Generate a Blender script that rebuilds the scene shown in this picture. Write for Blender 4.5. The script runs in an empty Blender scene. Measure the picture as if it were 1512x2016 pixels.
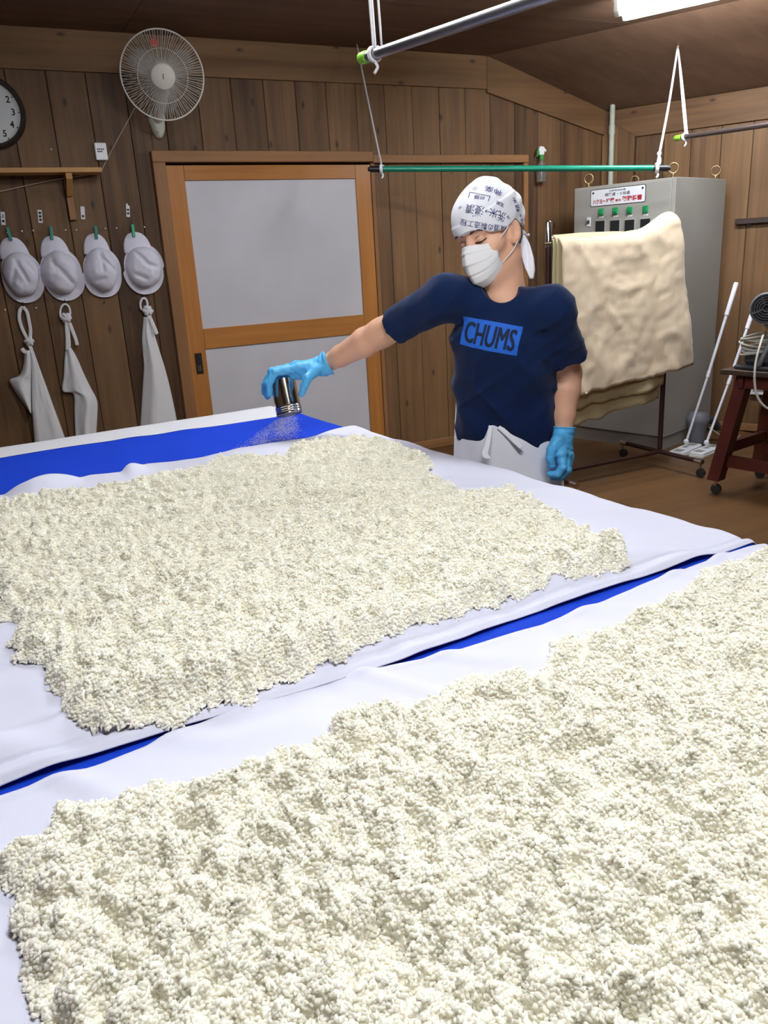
import bpy, math, random
import numpy as np
from mathutils import Vector, Matrix
from mathutils.bvhtree import BVHTree

scene = bpy.context.scene
COL = scene.collection
random.seed(7); rng = np.random.default_rng(7)

# ------------------------------------------------------------------ camera, world, exposure
FPX, HCAM = 1570.0, 1.375          # focal length in pixels of the 1512x2016 frame; eye height in metres
R = np.array([[0.8908303571, -0.1842462847, 0.4153005916],
              [-0.4509960388, -0.2479675729, 0.8573882760],
              [-0.0549895246, -0.9510864258, -0.3039913861]])   # columns: right, down, forward
CAMP = np.array([0, 0, HCAM])
cam_d = bpy.data.cameras.new('camera'); cam = bpy.data.objects.new('camera', cam_d); COL.objects.link(cam)
cam_d.sensor_fit = 'HORIZONTAL'; cam_d.sensor_width = 36.0; cam_d.lens = FPX / 1512 * 36
cam_d.clip_start = 0.02; cam_d.clip_end = 60
cam.matrix_world = Matrix(((R[0,0], -R[0,1], -R[0,2], 0), (R[1,0], -R[1,1], -R[1,2], 0),
                           (R[2,0], -R[2,1], -R[2,2], HCAM), (0, 0, 0, 1)))
scene.camera = cam
world = bpy.data.worlds.new('world'); scene.world = world; world.use_nodes = True
world.node_tree.nodes['Background'].inputs[0].default_value = (0.75, 0.82, 1.0, 1)
world.node_tree.nodes['Background'].inputs[1].default_value = 0.15
scene.view_settings.view_transform = 'Standard'; scene.view_settings.look = 'None'
scene.view_settings.exposure = 0.3; scene.view_settings.gamma = 1.0
scene.view_settings.use_curve_mapping = False
scene.cycles.max_bounces = 14; scene.cycles.diffuse_bounces = 10; scene.cycles.transmission_bounces = 10; scene.cycles.use_light_tree = False
TUBE_POWER = 100.0
TUBE_COLOR = (0.90, 0.95, 1.0)

# ------------------------------------------------------------------ measuring helpers (pixel -> place in the room)
def ray(u, v): return R @ np.array([u - 756.0, v - 1008.0, FPX])
def on_plane(u, v, n, p):
    d = ray(u, v); n = np.asarray(n, float)
    return CAMP + d * ((np.asarray(p, float) - CAMP) @ n / (d @ n))
def atz(u, v, z): return on_plane(u, v, (0, 0, 1), (0, 0, z))
def aty(u, v, y): return on_plane(u, v, (0, 1, 0), (0, y, 0))
def atd(u, v, dep): return CAMP + ray(u, v) / FPX * dep
def cdir(x, y, z):                    # direction given as right / down / forward
    d = R @ np.array([x, y, z], float); return d / np.linalg.norm(d)
def nrm(v): v = np.asarray(v, float); return v / np.linalg.norm(v)

S = 1.1
YW = 4.6 * S                          # face of the back wall
WR0 = np.array([4.493, 3.717, 0]) * S # a point of the right wall and its direction
WRD = nrm((-0.449, 0.893, 0)); WRN = np.array([-WRD[1], WRD[0], 0.0])   # WRN points into the room
XC = WR0[0] + WRD[0] * (YW - WR0[1]) / WRD[1]                            # corner of both walls
ZF = 2.385 * S                        # flat ceiling
ZE = 2.095 * S                        # eaves at the right wall
XB = 3.094 * S                        # where the ceiling bends, at the back wall
T = 0.76 * S                          # table top
def atw(u, v, off=0.0): return on_plane(u, v, WRN, WR0 + WRN * off)
def wall_d(p): return float((np.asarray(p) - WR0) @ WRD)

# ------------------------------------------------------------------ noise
def _hash(ix, iy, iz, seed):
    n = (ix * 374761393 + iy * 668265263 + iz * 2147483647 + seed * 974634777) & 0x7fffffff
    n = ((n ^ (n >> 13)) * 1274126177) & 0x7fffffff
    n = ((n ^ (n >> 16)) * 668265263) & 0x7fffffff
    return (n & 0xffff) / 65535.0
def vnoise(x, y, z=0.0, seed=0):
    x, y, z = np.broadcast_arrays(np.asarray(x, float), np.asarray(y, float), np.asarray(z, float))
    fx, fy, fz = np.floor(x), np.floor(y), np.floor(z)
    ix, iy, iz = fx.astype(np.int64), fy.astype(np.int64), fz.astype(np.int64)
    a, b, c = x - fx, y - fy, z - fz
    a, b, c = a*a*(3-2*a), b*b*(3-2*b), c*c*(3-2*c)
    o = 0
    for dx in (0, 1):
        for dy in (0, 1):
            for dz in (0, 1):
                w = (a if dx else 1-a) * (b if dy else 1-b) * (c if dz else 1-c)
                o = o + w * _hash(ix+dx, iy+dy, iz+dz, seed)
    return o * 2 - 1
def fbm(x, y, z=0.0, seed=0, oct=3, gain=0.5):
    o, a, k = 0, 1.0, 1.0
    for i in range(oct):
        o = o + a * vnoise(np.asarray(x)*k, np.asarray(y)*k, np.asarray(z)*k, seed+i*17); a *= gain; k *= 2.03
    return o
def sstep(a, b, x):
    t = np.clip((x - a) / (b - a), 0, 1); return t*t*(3-2*t)

# ------------------------------------------------------------------ materials
def srgb(h):
    h = h.lstrip('#'); c = [int(h[i:i+2], 16) / 255 for i in (0, 2, 4)]
    return tuple((x/12.92 if x <= 0.04045 else ((x+0.055)/1.055)**2.4) for x in c) + (1.0,)
MATS = {}
def mat(name, hexc, rough=0.6, metal=0.0, var=0.0, scale=20.0, bump=0.0, bscale=200.0, spec=0.5, trans=0.0, alpha=1.0, sheen=0.0, stretch=(1,1,1), ior=1.45, translucent=0.0):
    m = bpy.data.materials.new(name); m.use_nodes = True; nt = m.node_tree; N = nt.nodes; L = nt.links
    b = N['Principled BSDF']; c = srgb(hexc)
    b.inputs['Base Color'].default_value = c; b.inputs['Roughness'].default_value = rough
    b.inputs['Metallic'].default_value = metal; b.inputs['Specular IOR Level'].default_value = spec
    b.inputs['Transmission Weight'].default_value = trans; b.inputs['Alpha'].default_value = alpha
    b.inputs['Sheen Weight'].default_value = sheen; b.inputs['IOR'].default_value = ior
    if var or bump:
        tc = N.new('ShaderNodeTexCoord'); mp = N.new('ShaderNodeMapping'); L.new(tc.outputs['Object'], mp.inputs[0])
        mp.inputs['Scale'].default_value = stretch
    if var:
        no = N.new('ShaderNodeTexNoise'); no.inputs['Scale'].default_value = scale; no.inputs['Detail'].default_value = 4
        L.new(mp.outputs[0], no.inputs['Vector'])
        r = N.new('ShaderNodeValToRGB'); r.color_ramp.elements[0].position = 0.3; r.color_ramp.elements[1].position = 0.7
        r.color_ramp.elements[0].color = tuple(x*(1-var) for x in c[:3]) + (1,)
        r.color_ramp.elements[1].color = tuple(min(1, x*(1+var)) for x in c[:3]) + (1,)
        L.new(no.outputs['Fac'], r.inputs[0]); L.new(r.outputs[0], b.inputs['Base Color'])
    if bump:
        nb = N.new('ShaderNodeTexNoise'); nb.inputs['Scale'].default_value = bscale; nb.inputs['Detail'].default_value = 3
        L.new(mp.outputs[0], nb.inputs['Vector'])
        bn = N.new('ShaderNodeBump'); bn.inputs['Strength'].default_value = bump; bn.inputs['Distance'].default_value = 0.002
        L.new(nb.outputs['Fac'], bn.inputs['Height']); L.new(bn.outputs[0], b.inputs['Normal'])
    if translucent:
        tr = N.new('ShaderNodeBsdfTranslucent'); tr.inputs['Color'].default_value = c
        mx = N.new('ShaderNodeMixShader'); mx.inputs[0].default_value = translucent
        L.new(b.outputs[0], mx.inputs[1]); L.new(tr.outputs[0], mx.inputs[2]); L.new(mx.outputs[0], N['Material Output'].inputs[0])
    MATS[name] = m; return m
def wood(name, dark, light, axis='Z', rough=0.55, knots=True, grain=9.0, coat=0.0, randomness=0.35):
    m = bpy.data.materials.new(name); m.use_nodes = True; nt = m.node_tree; N = nt.nodes; L = nt.links
    b = N['Principled BSDF']; b.inputs['Roughness'].default_value = rough; b.inputs['Coat Weight'].default_value = coat
    b.inputs['Coat Roughness'].default_value = 0.25; b.inputs['Specular IOR Level'].default_value = 0.3
    tc = N.new('ShaderNodeTexCoord'); oi = N.new('ShaderNodeObjectInfo')
    ad = N.new('ShaderNodeVectorMath'); ad.operation = 'ADD'; sc = N.new('ShaderNodeVectorMath'); sc.operation = 'SCALE'
    cb = N.new('ShaderNodeCombineXYZ')
    for i in range(3): L.new(oi.outputs['Random'], cb.inputs[i])
    L.new(cb.outputs[0], sc.inputs[0]); sc.inputs['Scale'].default_value = 37.0
    if axis == 'R':                       # boards that run along the right wall
        vr = N.new('ShaderNodeVectorRotate'); vr.rotation_type = 'Z_AXIS'; vr.inputs['Angle'].default_value = -math.atan2(-0.893, 0.449)
        L.new(tc.outputs['Object'], vr.inputs['Vector']); L.new(vr.outputs[0], ad.inputs[0]); axis = 'X'
    else: L.new(tc.outputs['Object'], ad.inputs[0])
    L.new(sc.outputs[0], ad.inputs[1])
    def mapped(a, bb):
        mp = N.new('ShaderNodeMapping'); L.new(ad.outputs[0], mp.inputs[0])
        s = {'X': (bb, a, a), 'Y': (a, bb, a), 'Z': (a, a, bb)}[axis]; mp.inputs['Scale'].default_value = s; return mp
    n1 = N.new('ShaderNodeTexNoise'); n1.inputs['Scale'].default_value = 1.0; n1.inputs['Detail'].default_value = 5; n1.inputs['Distortion'].default_value = 0.6
    L.new(mapped(grain*3, grain*0.12).outputs[0], n1.inputs['Vector'])
    n2 = N.new('ShaderNodeTexNoise'); n2.inputs['Scale'].default_value = 1.0; n2.inputs['Detail'].default_value = 2
    L.new(mapped(5, 1.2).outputs[0], n2.inputs['Vector'])
    mixf = N.new('ShaderNodeMath'); mixf.operation = 'MULTIPLY_ADD'; mixf.inputs[1].default_value = 0.55
    L.new(n1.outputs['Fac'], mixf.inputs[0])
    h2 = N.new('ShaderNodeMath'); h2.operation = 'MULTIPLY'; h2.inputs[1].default_value = 0.45; L.new(n2.outputs['Fac'], h2.inputs[0])
    L.new(h2.outputs[0], mixf.inputs[2])
    addr = N.new('ShaderNodeMath'); addr.operation = 'MULTIPLY_ADD'; addr.inputs[1].default_value = randomness; L.new(oi.outputs['Random'], addr.inputs[0])
    sub = N.new('ShaderNodeMath'); sub.operation = 'SUBTRACT'; sub.inputs[1].default_value = randomness/2; L.new(mixf.outputs[0], sub.inputs[0]); L.new(sub.outputs[0], addr.inputs[2])
    rp = N.new('ShaderNodeValToRGB'); rp.color_ramp.elements[0].position = 0.25; rp.color_ramp.elements[1].position = 0.78
    rp.color_ramp.elements[0].color = srgb(dark); rp.color_ramp.elements[1].color = srgb(light)
    L.new(addr.outputs[0], rp.inputs[0]); out = rp.outputs[0]
    if knots:
        vo = N.new('ShaderNodeTexVoronoi'); vo.voronoi_dimensions = '2D'; vo.inputs['Scale'].default_value = 1.0
        sx = N.new('ShaderNodeSeparateXYZ'); L.new(ad.outputs[0], sx.inputs[0]); la, cr = {'X': ('X', 'YZ'), 'Y': ('Y', 'XZ'), 'Z': ('Z', 'XY')}[axis]
        sm = N.new('ShaderNodeMath'); sm.operation = 'ADD'; L.new(sx.outputs[cr[0]], sm.inputs[0]); L.new(sx.outputs[cr[1]], sm.inputs[1])
        m1 = N.new('ShaderNodeMath'); m1.operation = 'MULTIPLY'; m1.inputs[1].default_value = 5.5; L.new(sm.outputs[0], m1.inputs[0])
        m2 = N.new('ShaderNodeMath'); m2.operation = 'MULTIPLY'; m2.inputs[1].default_value = 2.6; L.new(sx.outputs[la], m2.inputs[0])
        kc = N.new('ShaderNodeCombineXYZ'); L.new(m1.outputs[0], kc.inputs[0]); L.new(m2.outputs[0], kc.inputs[1]); L.new(kc.outputs[0], vo.inputs['Vector'])
        kr = N.new('ShaderNodeValToRGB'); kr.color_ramp.elements[0].position = 0.022; kr.color_ramp.elements[1].position = 0.085
        kr.color_ramp.elements[0].color = (1,1,1,1); kr.color_ramp.elements[1].color = (0,0,0,1)
        L.new(vo.outputs['Distance'], kr.inputs[0])
        gt = N.new('ShaderNodeMath'); gt.operation = 'GREATER_THAN'; gt.inputs[1].default_value = 0.45
        sp = N.new('ShaderNodeSeparateColor'); L.new(vo.outputs['Color'], sp.inputs[0]); L.new(sp.outputs[0], gt.inputs[0])
        kf = N.new('ShaderNodeMath'); kf.operation = 'MULTIPLY'; L.new(kr.outputs[0], kf.inputs[0]); L.new(gt.outputs[0], kf.inputs[1])
        kf2 = N.new('ShaderNodeMath'); kf2.operation = 'MULTIPLY'; kf2.inputs[1].default_value = 0.8; L.new(kf.outputs[0], kf2.inputs[0])
        mx = N.new('ShaderNodeMix'); mx.data_type = 'RGBA'; L.new(kf2.outputs[0], mx.inputs[0]); L.new(out, mx.inputs[6])
        mx.inputs[7].default_value = srgb('2c1a10'); out = mx.outputs[2]
    L.new(out, b.inputs['Base Color'])
    bn = N.new('ShaderNodeBump'); bn.inputs['Strength'].default_value = 0.25; bn.inputs['Distance'].default_value = 0.002
    L.new(n1.outputs['Fac'], bn.inputs['Height']); L.new(bn.outputs[0], b.inputs['Normal'])
    MATS[name] = m; return m
def emit(name, col, power):
    m = bpy.data.materials.new(name); m.use_nodes = True; b = m.node_tree.nodes['Principled BSDF']
    b.inputs['Base Color'].default_value = (0.9, 0.9, 0.9, 1)
    b.inputs['Emission Color'].default_value = tuple(col) + (1,); b.inputs['Emission Strength'].default_value = power
    MATS[name] = m; return m

# ------------------------------------------------------------------ geometry builder
WO = {}                                # world origin of every object
def put(o, loc, parent=None, kind=None, label=None, cat=None, group=None):
    COL.objects.link(o); loc = np.asarray(loc, float); WO[o.name] = loc
    if parent is not None:
        o.parent = parent; o.location = Vector(loc - WO[parent.name])
    else: o.location = Vector(loc)
    tag(o, label, cat, group, kind); return o
def tag(o, label=None, cat=None, group=None, kind=None):
    if kind: o['kind'] = kind
    if label: o['label'] = label
    if cat: o['category'] = cat
    if group: o['group'] = group
    return o
def thing(name, loc, label, cat, group=None, kind=None, parent=None):
    o = bpy.data.objects.new(name, None); o.empty_display_size = 0.05
    return put(o, loc, parent, kind, label, cat, group)
class Fr:
    def __init__(s, o, x, y, z): s.o = np.asarray(o, float); s.m = np.array([x, y, z], float)
    def __call__(s, p): return s.o + np.asarray(p, float) @ s.m
IDF = Fr((0,0,0), (1,0,0), (0,1,0), (0,0,1))
def perp(d):
    d = nrm(d); a = np.array([0,0,1.0]) if abs(d[2]) < 0.9 else np.array([1.0,0,0])
    x = nrm(np.cross(a, d)); return x, np.cross(d, x)
class G:
    def __init__(s): s.v, s.f, s.n = [], [], 0
    def add(s, v, f):
        v = np.asarray(v, float).reshape(-1, 3)
        s.v.append(v); s.f += [tuple(int(i) + s.n for i in q) for q in f]; s.n += len(v); return s
    def box(s, lo, hi, fr=IDF, ch=0.0):
        lo, hi = np.asarray(lo, float), np.asarray(hi, float)
        if ch <= 0:
            v = [[(lo, hi)[i][0], (lo, hi)[j][1], (lo, hi)[k][2]] for i in (0,1) for j in (0,1) for k in (0,1)]
            f = [(0,1,3,2), (4,6,7,5), (0,4,5,1), (2,3,7,6), (0,2,6,4), (1,5,7,3)]
            return s.add(fr(v), f)
        ch = min(ch, (hi-lo).min()*0.45); v = []; idx = {}
        for i in (0,1):
            for j in (0,1):
                for k in (0,1):
                    c = np.array([(lo, hi)[i][0], (lo, hi)[j][1], (lo, hi)[k][2]]); sg = np.array([1-2*i, 1-2*j, 1-2*k])
                    for a in range(3):
                        p = c + sg*ch; p[a] = c[a]; idx[i,j,k,a] = len(v); v.append(p)
        f = []
        for a in range(3):
            b, c = (a+1) % 3, (a+2) % 3
            for e in (0,1):
                def q(bi, ci, ax):
                    k = [0,0,0]; k[a] = e; k[b] = bi; k[c] = ci; return idx[k[0],k[1],k[2],ax]
                r = [q(0,0,a), q(1,0,a), q(1,1,a), q(0,1,a)]; f.append(r if e else r[::-1])
        for a in range(3):
            b, c = (a+1) % 3, (a+2) % 3
            for bi in (0,1):
                for ci in (0,1):
                    def q(ai, ax):
                        k = [0,0,0]; k[a] = ai; k[b] = bi; k[c] = ci; return idx[k[0],k[1],k[2],ax]
                    r = [q(0,b), q(1,b), q(1,c), q(0,c)]; f.append(r if (bi == ci) else r[::-1])
        for i in (0,1):
            for j in (0,1):
                for k in (0,1):
                    r = [idx[i,j,k,0], idx[i,j,k,1], idx[i,j,k,2]]; f.append(r if (i+j+k) % 2 else r[::-1])
        return s.add(fr(v), f)
    def prism(s, poly, fr, d0, d1, ch=0.0):   # polygon in frame x,y (counter-clockwise seen from +z) from z=d0 to z=d1, chamfered at d1
        p = np.asarray(poly, float); n = len(p)
        def ins(c):
            o = []
            for i in range(n):
                a, b, q = p[i-1], p[i], p[(i+1) % n]
                e0, e1 = nrm(b-a), nrm(q-b); n0, n1 = np.array([-e0[1], e0[0]]), np.array([-e1[1], e1[0]])
                o.append(b + c*(n0+n1)/max(0.3, 1+n0@n1))
            return np.array(o)
        L = [np.c_[p, np.full(n, d0)]]
        if ch > 0: L += [np.c_[p, np.full(n, d1-ch)], np.c_[ins(ch), np.full(n, d1)]]
        else: L += [np.c_[p, np.full(n, d1)]]
        f = [tuple(range(n))[::-1]]
        for l in range(len(L)-1):
            for i in range(n): j = (i+1) % n; f.append((l*n+i, l*n+j, (l+1)*n+j, (l+1)*n+i))
        f.append(tuple(range((len(L)-1)*n, len(L)*n)))
        return s.add(fr(np.concatenate(L)), f)
    def tube(s, pts, r, n=10, caps=True, closed=False, flat=1.0):
        pts = np.asarray(pts, float); m = len(pts); r = np.broadcast_to(np.asarray(r, float), (m,))
        tg = np.gradient(pts, axis=0) if not closed else np.roll(pts, -1, 0) - np.roll(pts, 1, 0)
        tg /= np.linalg.norm(tg, axis=1)[:, None] + 1e-12
        x, y = perp(tg[0]); rings = []; a = np.arange(n) * 2*math.pi/n
        for i in range(m):
            x = nrm(x - tg[i]*(x @ tg[i])); y = np.cross(tg[i], x)
            rings.append(pts[i] + r[i]*(np.cos(a)[:,None]*x + flat*np.sin(a)[:,None]*y))
        f = []
        for i in range(m if closed else m-1):
            k = (i+1) % m
            for j in range(n): l = (j+1) % n; f.append((i*n+j, i*n+l, k*n+l, k*n+j))
        if caps and not closed: f += [tuple(range(n))[::-1], tuple(range((m-1)*n, m*n))]
        return s.add(np.concatenate(rings), f)
    def lathe(s, prof, o, axis, n=24, x=None, caps=True):   # prof: (radius, height) pairs
        axis = nrm(axis); xx, yy = perp(axis)
        if x is not None: xx = nrm(np.asarray(x, float) - axis*(np.asarray(x, float) @ axis)); yy = np.cross(axis, xx)
        a = np.arange(n)*2*math.pi/n; rings = []
        for r, h in prof: rings.append(np.asarray(o, float) + axis*h + r*(np.cos(a)[:,None]*xx + np.sin(a)[:,None]*yy))
        f = []
        for i in range(len(prof)-1):
            for j in range(n): l = (j+1) % n; f.append((i*n+j, i*n+l, (i+1)*n+l, (i+1)*n+j))
        if caps: f += [tuple(range(n))[::-1], tuple(range((len(prof)-1)*n, len(prof)*n))]
        return s.add(np.concatenate(rings), f)
    def ball(s, c, r, n=12, m=8):
        r = np.broadcast_to(np.asarray(r, float), (3,)); v = [np.array([0,0,-1.0])]
        for i in range(1, m):
            t = math.pi*i/m - math.pi/2
            for j in range(n): p = 2*math.pi*j/n; v.append(np.array([math.cos(t)*math.cos(p), math.cos(t)*math.sin(p), math.sin(t)]))
        v.append(np.array([0,0,1.0])); f = []
        for j in range(n): f.append((0, 1+(j+1) % n, 1+j)); f.append((len(v)-1, 1+(m-2)*n+j, 1+(m-2)*n+(j+1) % n))
        for i in range(m-2):
            for j in range(n): l = (j+1) % n; f.append((1+i*n+j, 1+i*n+l, 1+(i+1)*n+l, 1+(i+1)*n+j))
        return s.add(np.asarray(c, float) + np.array(v)*r, f)
    def grid(s, P, th=0.0, closed_u=False):   # P: (a,b,3) surface; th > 0 gives it a back side
        P = np.asarray(P, float); a, b = P.shape[:2]
        def q(o, flip):
            r = []
            for i in range(a-1):
                for j in range(b if closed_u else b-1):
                    k = (j+1) % b; t = (o+i*b+j, o+i*b+k, o+(i+1)*b+k, o+(i+1)*b+j); r.append(t[::-1] if flip else t)
            return r
        if th <= 0: return s.add(P, q(0, False))
        du = np.gradient(P, axis=0); dv = np.gradient(P, axis=1); nn = np.cross(dv, du)
        nn /= np.linalg.norm(nn, axis=2)[..., None] + 1e-12
        Q = P - nn*th; f = q(0, False) + q(a*b, True)
        e = [j for j in range(b)] + [i*b+b-1 for i in range(1, a)] + [(a-1)*b+j for j in range(b-2, -1, -1)] + [i*b for i in range(a-2, 0, -1)]
        if not closed_u:
            for i in range(len(e)): k = e[(i+1) % len(e)]; f.append((k, e[i], e[i]+a*b, k+a*b))
        return s.add(np.concatenate([P.reshape(-1,3), Q.reshape(-1,3)]), f)
    def ribbon(s, pts, wdir, w, th=0.002):    # flat band along pts
        pts = np.asarray(pts, float); m = len(pts); w = np.broadcast_to(np.asarray(w, float), (m,))
        wdir = np.broadcast_to(np.asarray(wdir, float), (m, 3)); k = np.linspace(-0.5, 0.5, 5)
        return s.grid(pts[:, None, :] + k[None, :, None]*w[:, None, None]*wdir[:, None, :], th)
    def obj(s, name, m, parent=None, smooth=False, origin=None, **kw):
        V = np.concatenate(s.v) if s.v else np.zeros((0,3))
        if origin is None:
            lo, hi = V.min(0), V.max(0); origin = np.array([(lo[0]+hi[0])/2, (lo[1]+hi[1])/2, lo[2]])
        me = bpy.data.meshes.new(name); me.from_pydata((V-origin).tolist(), [], s.f); me.update()
        if smooth:
            me.polygons.foreach_set('use_smooth', [True]*len(me.polygons))
            if smooth != True: me.set_sharp_from_angle(angle=math.radians(smooth))
        if m is not None: me.materials.append(MATS[m] if isinstance(m, str) else m)
        return put(bpy.data.objects.new(name, me), origin, parent, **kw)
def spline(pts, n=24):                 # smooth curve through points
    P = np.asarray(pts, float); P = np.vstack([2*P[0]-P[1], P, 2*P[-1]-P[-2]]); k = len(P)-3; o = []
    for t in np.linspace(0, k-1e-9, n):
        i = int(t); u = t-i; a, b, c, d = P[i:i+4]
        o.append(0.5*((2*b)+(c-a)*u+(2*a-5*b+4*c-d)*u*u+(3*b-a-3*c+d)*u**3))
    return np.array(o)
def text_mesh(body, size=1.0, bold=0.0, sx=1.0, align='CENTER', spacing=1.0):
    cu = bpy.data.curves.new('t', 'FONT'); cu.body = body; cu.size = size; cu.align_x = align; cu.align_y = 'CENTER'
    cu.offset = bold; cu.resolution_u = 3; cu.space_character = spacing
    o = bpy.data.objects.new('t', cu); COL.objects.link(o); dg = bpy.context.evaluated_depsgraph_get(); dg.update()
    me = bpy.data.meshes.new_from_object(o.evaluated_get(dg))
    v = np.array([x.co[:] for x in me.vertices]).reshape(-1, 3); f = [tuple(p.vertices) for p in me.polygons]
    bpy.data.objects.remove(o); bpy.data.curves.remove(cu); bpy.data.meshes.remove(me)
    if len(v): v[:, 0] *= sx
    return v, f
# ------------------------------------------------------------------ materials of the room
wood('plank_wood', '452f1e', '80603f', 'Z', 0.6, True, 9.0, 0.0, 0.3)
wood('plank_wood_across', '4d3522', '84623f', 'X', 0.6, True, 7.0, 0.0, 0.25)
wood('plank_wood_along', '4d3522', '84623f', 'R', 0.6, True, 7.0, 0.0, 0.25)
wood('ceiling_ply', '5e4536', '7d604b', 'X', 0.7, False, 5.0, 0.0, 0.1)
wood('door_wood', '96602c', 'bb7f43', 'Z', 0.35, False, 12.0, 0.4, 0.15)
wood('door_wood_rail', '96602c', 'bb7f43', 'X', 0.35, False, 12.0, 0.4, 0.15)
wood('frame_wood', '7a5533', '9c7149', 'Z', 0.55, False, 10.0, 0.0, 0.2)
wood('frame_wood_rail', '7a5533', '9c7149', 'X', 0.55, False, 10.0, 0.0, 0.2)
wood('floor_wood', '4a331d', '6c4e2e', 'X', 0.38, False, 6.0, 0.0, 0.12)
wood('shelf_wood', 'a5763f', 'c89a5e', 'X', 0.5, False, 12.0)
mat('gap_dark', '2a1c12', 0.9)
mat('door_panel', 'c8c6cb', 0.55, var=0.05, scale=3)
mat('stain', '8d8b8b', 0.8)
mat('steel', 'c8c8c8', 0.18, 1.0)
mat('dark_metal', '3a3836', 0.4, 0.8)
mat('white_plastic', 'e8e8ea', 0.35)

# ------------------------------------------------------------------ room shell
CX = 4.6                                # local name for scaled measures
def back_fr(y): return Fr((0, y, 0), (1,0,0), (0,0,1), (0,-1,0))      # x right, y up, z towards the room
wall_back = G().box((-2.7, YW+0.012, 0), (XC+0.35, YW+0.10, ZF+0.2)).obj('wall_back', 'gap_dark', kind='structure')
def slope_z(x): return ZF if x < XB else ZF - (x-XB)*(ZF-ZE)/((4.158-3.094)*S)
pw = 0.2035; x = 0.590 - 8*pw
DX0, DX1, DZ = 1.055*S, 2.262*S, 1.785*S
bf = back_fr(YW)
while x < XC - 0.01:
    x1 = min(x+pw, XC+0.02); a, b = x+0.0015, x1-0.0015
    z0 = 0.0
    segs = []
    if b > DX0-0.05 and a < DX1+0.02:
        # the plank is cut around the sliding door
        if a < DX0-0.05: segs.append((a, DX0-0.05, 0, slope_z(b))); 
        if b > DX1+0.02: segs.append((DX1+0.02, b, 0, slope_z(b)))
        segs.append((max(a, DX0-0.05), min(b, DX1+0.02), DZ+0.03, slope_z(b)))
    else: segs.append((a, b, 0, None))
    for (p, q, lo, hi) in segs:
        if q-p < 0.012: continue
        top = [(q, slope_z(q)-0.004), (p, slope_z(p)-0.004)]
        dpt = random.uniform(-0.0015, 0.0015)
        G().prism([(p, lo), (q, lo)] + top, bf, -0.012, dpt, 0.003).obj('plank', 'plank_wood', wall_back)
    x = x1

wlen = 7.6
def rfr(off=0.0):                       # right wall frame: x runs from the corner towards the camera side
    c = np.array([XC, YW, 0]); return Fr(c + WRN*off, -WRD, (0,0,1), WRN)
wall_right = G().box((-0.1, 0, -0.10), (wlen, ZE+0.25, -0.012), rfr()).obj('wall_right', 'gap_dark', kind='structure')
rf = rfr(); dfac = wall_d(atw(1183, 272)) - wall_d(atw(1246, 270)); u = dfac
G().prism([(0.0, 0), (dfac*0.5, 0), (dfac*0.5, 1.994*S), (0.0, 1.939*S)], rf, 0.0, 0.036, 0.002).obj('plank', 'plank_wood', wall_right)
G().prism([(dfac*0.5+0.002, 0), (dfac, 0), (dfac, 1.925*S), (dfac*0.5+0.002, 1.994*S)], rf, 0.0, 0.036, 0.002).obj('plank', 'plank_wood', wall_right)
while u < 5.0:
    w = random.choice((0.19, 0.2, 0.205)) 
    G().prism([(u+0.0015, 0), (u+w-0.0015, 0), (u+w-0.0015, ZE-0.004), (u+0.0015, ZE-0.004)], rf, -0.012, random.uniform(-0.0015, 0.0015), 0.003).obj('plank', 'plank_wood', wall_right)
    u += w
wall_left = G().box((-2.8, -2.2, 0), (-2.7, YW+0.1, ZF+0.1)).obj('wall_left', 'plank_wood', kind='structure')
wall_front = G().box((-2.7, -2.3, 0), (8.8, -2.2, ZF+0.1)).obj('wall_front', 'plank_wood', kind='structure')

# floor boards
floor = G().box((-2.7, -2.2, -0.1), (9.0, YW+0.1, -0.008)).obj('floor', 'gap_dark', kind='structure')
fy = YW; k = 0
while fy > 1.2:
    fw = 0.302; fx = -0.6 - 0.9*(k % 2)
    while fx < 6.6:
        f1 = fx + 1.818; y0 = fy-fw
        xr = XC + 0.503*(YW-fy) + 0.03
        a, b = max(fx, -0.2), min(f1, xr)
        if b-a > 0.03: G().prism([(a+0.0006, y0+0.0006), (b-0.0006, y0+0.0006), (b-0.0006, fy-0.0006), (a+0.0006, fy-0.0006)], IDF, -0.008, 0.0, 0.0008).obj('floorboard', 'floor_wood', floor)
        fx = f1
    fy -= fw; k += 1
G().box((-2.7, -2.2, -0.008), (9.0, fy, -0.0005)).obj('floor_sheet', 'floor_wood', floor)

# ceiling: flat plywood sheets, then sheets sloping down to the right wall
bend = lambda y: XB + 0.503*(YW-y)
eave = lambda y: XC + 0.503*(YW-y)
ceiling = G().box((-2.7, -2.2, ZF+0.012), (8.8, YW+0.1, ZF+0.06)).obj('ceiling', 'gap_dark', kind='structure')
cf = Fr((0, 0, ZF), (1,0,0), (0,-1,0), (0,0,-1))
cy = YW
while cy > -2.2:
    y0 = max(cy-0.91, -2.2); g = 0.0012
    for (xa, xb) in ((-2.7, -0.8), (-0.8, 1.02), (1.02, None)):
        r0, r1 = (bend(cy), bend(y0)) if xb is None else (xb, xb)
        G().prism([(xa+g, -cy+g), (r0-g, -cy+g), (r1-g, -y0-g), (xa+g, -y0-g)], cf, -0.012, 0.0, 0.001).obj('ceiling_sheet', 'ceiling_ply', ceiling)
    drop = np.array([XC+0.04-XB, 0, ZE-ZF-0.01])
    a0 = np.array([bend(cy), cy, ZF]); a1 = np.array([bend(y0), y0, ZF]); th = np.array([0, 0, 0.012])
    q = [a0, a0+drop, a1+drop, a1]; q = q + [p+th for p in q]
    G().add(q, [(0,1,2,3), (7,6,5,4), (0,4,5,1), (1,5,6,2), (2,6,7,3), (3,7,4,0)]).obj('ceiling_sheet', 'ceiling_ply', ceiling)
    cy = y0

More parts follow.
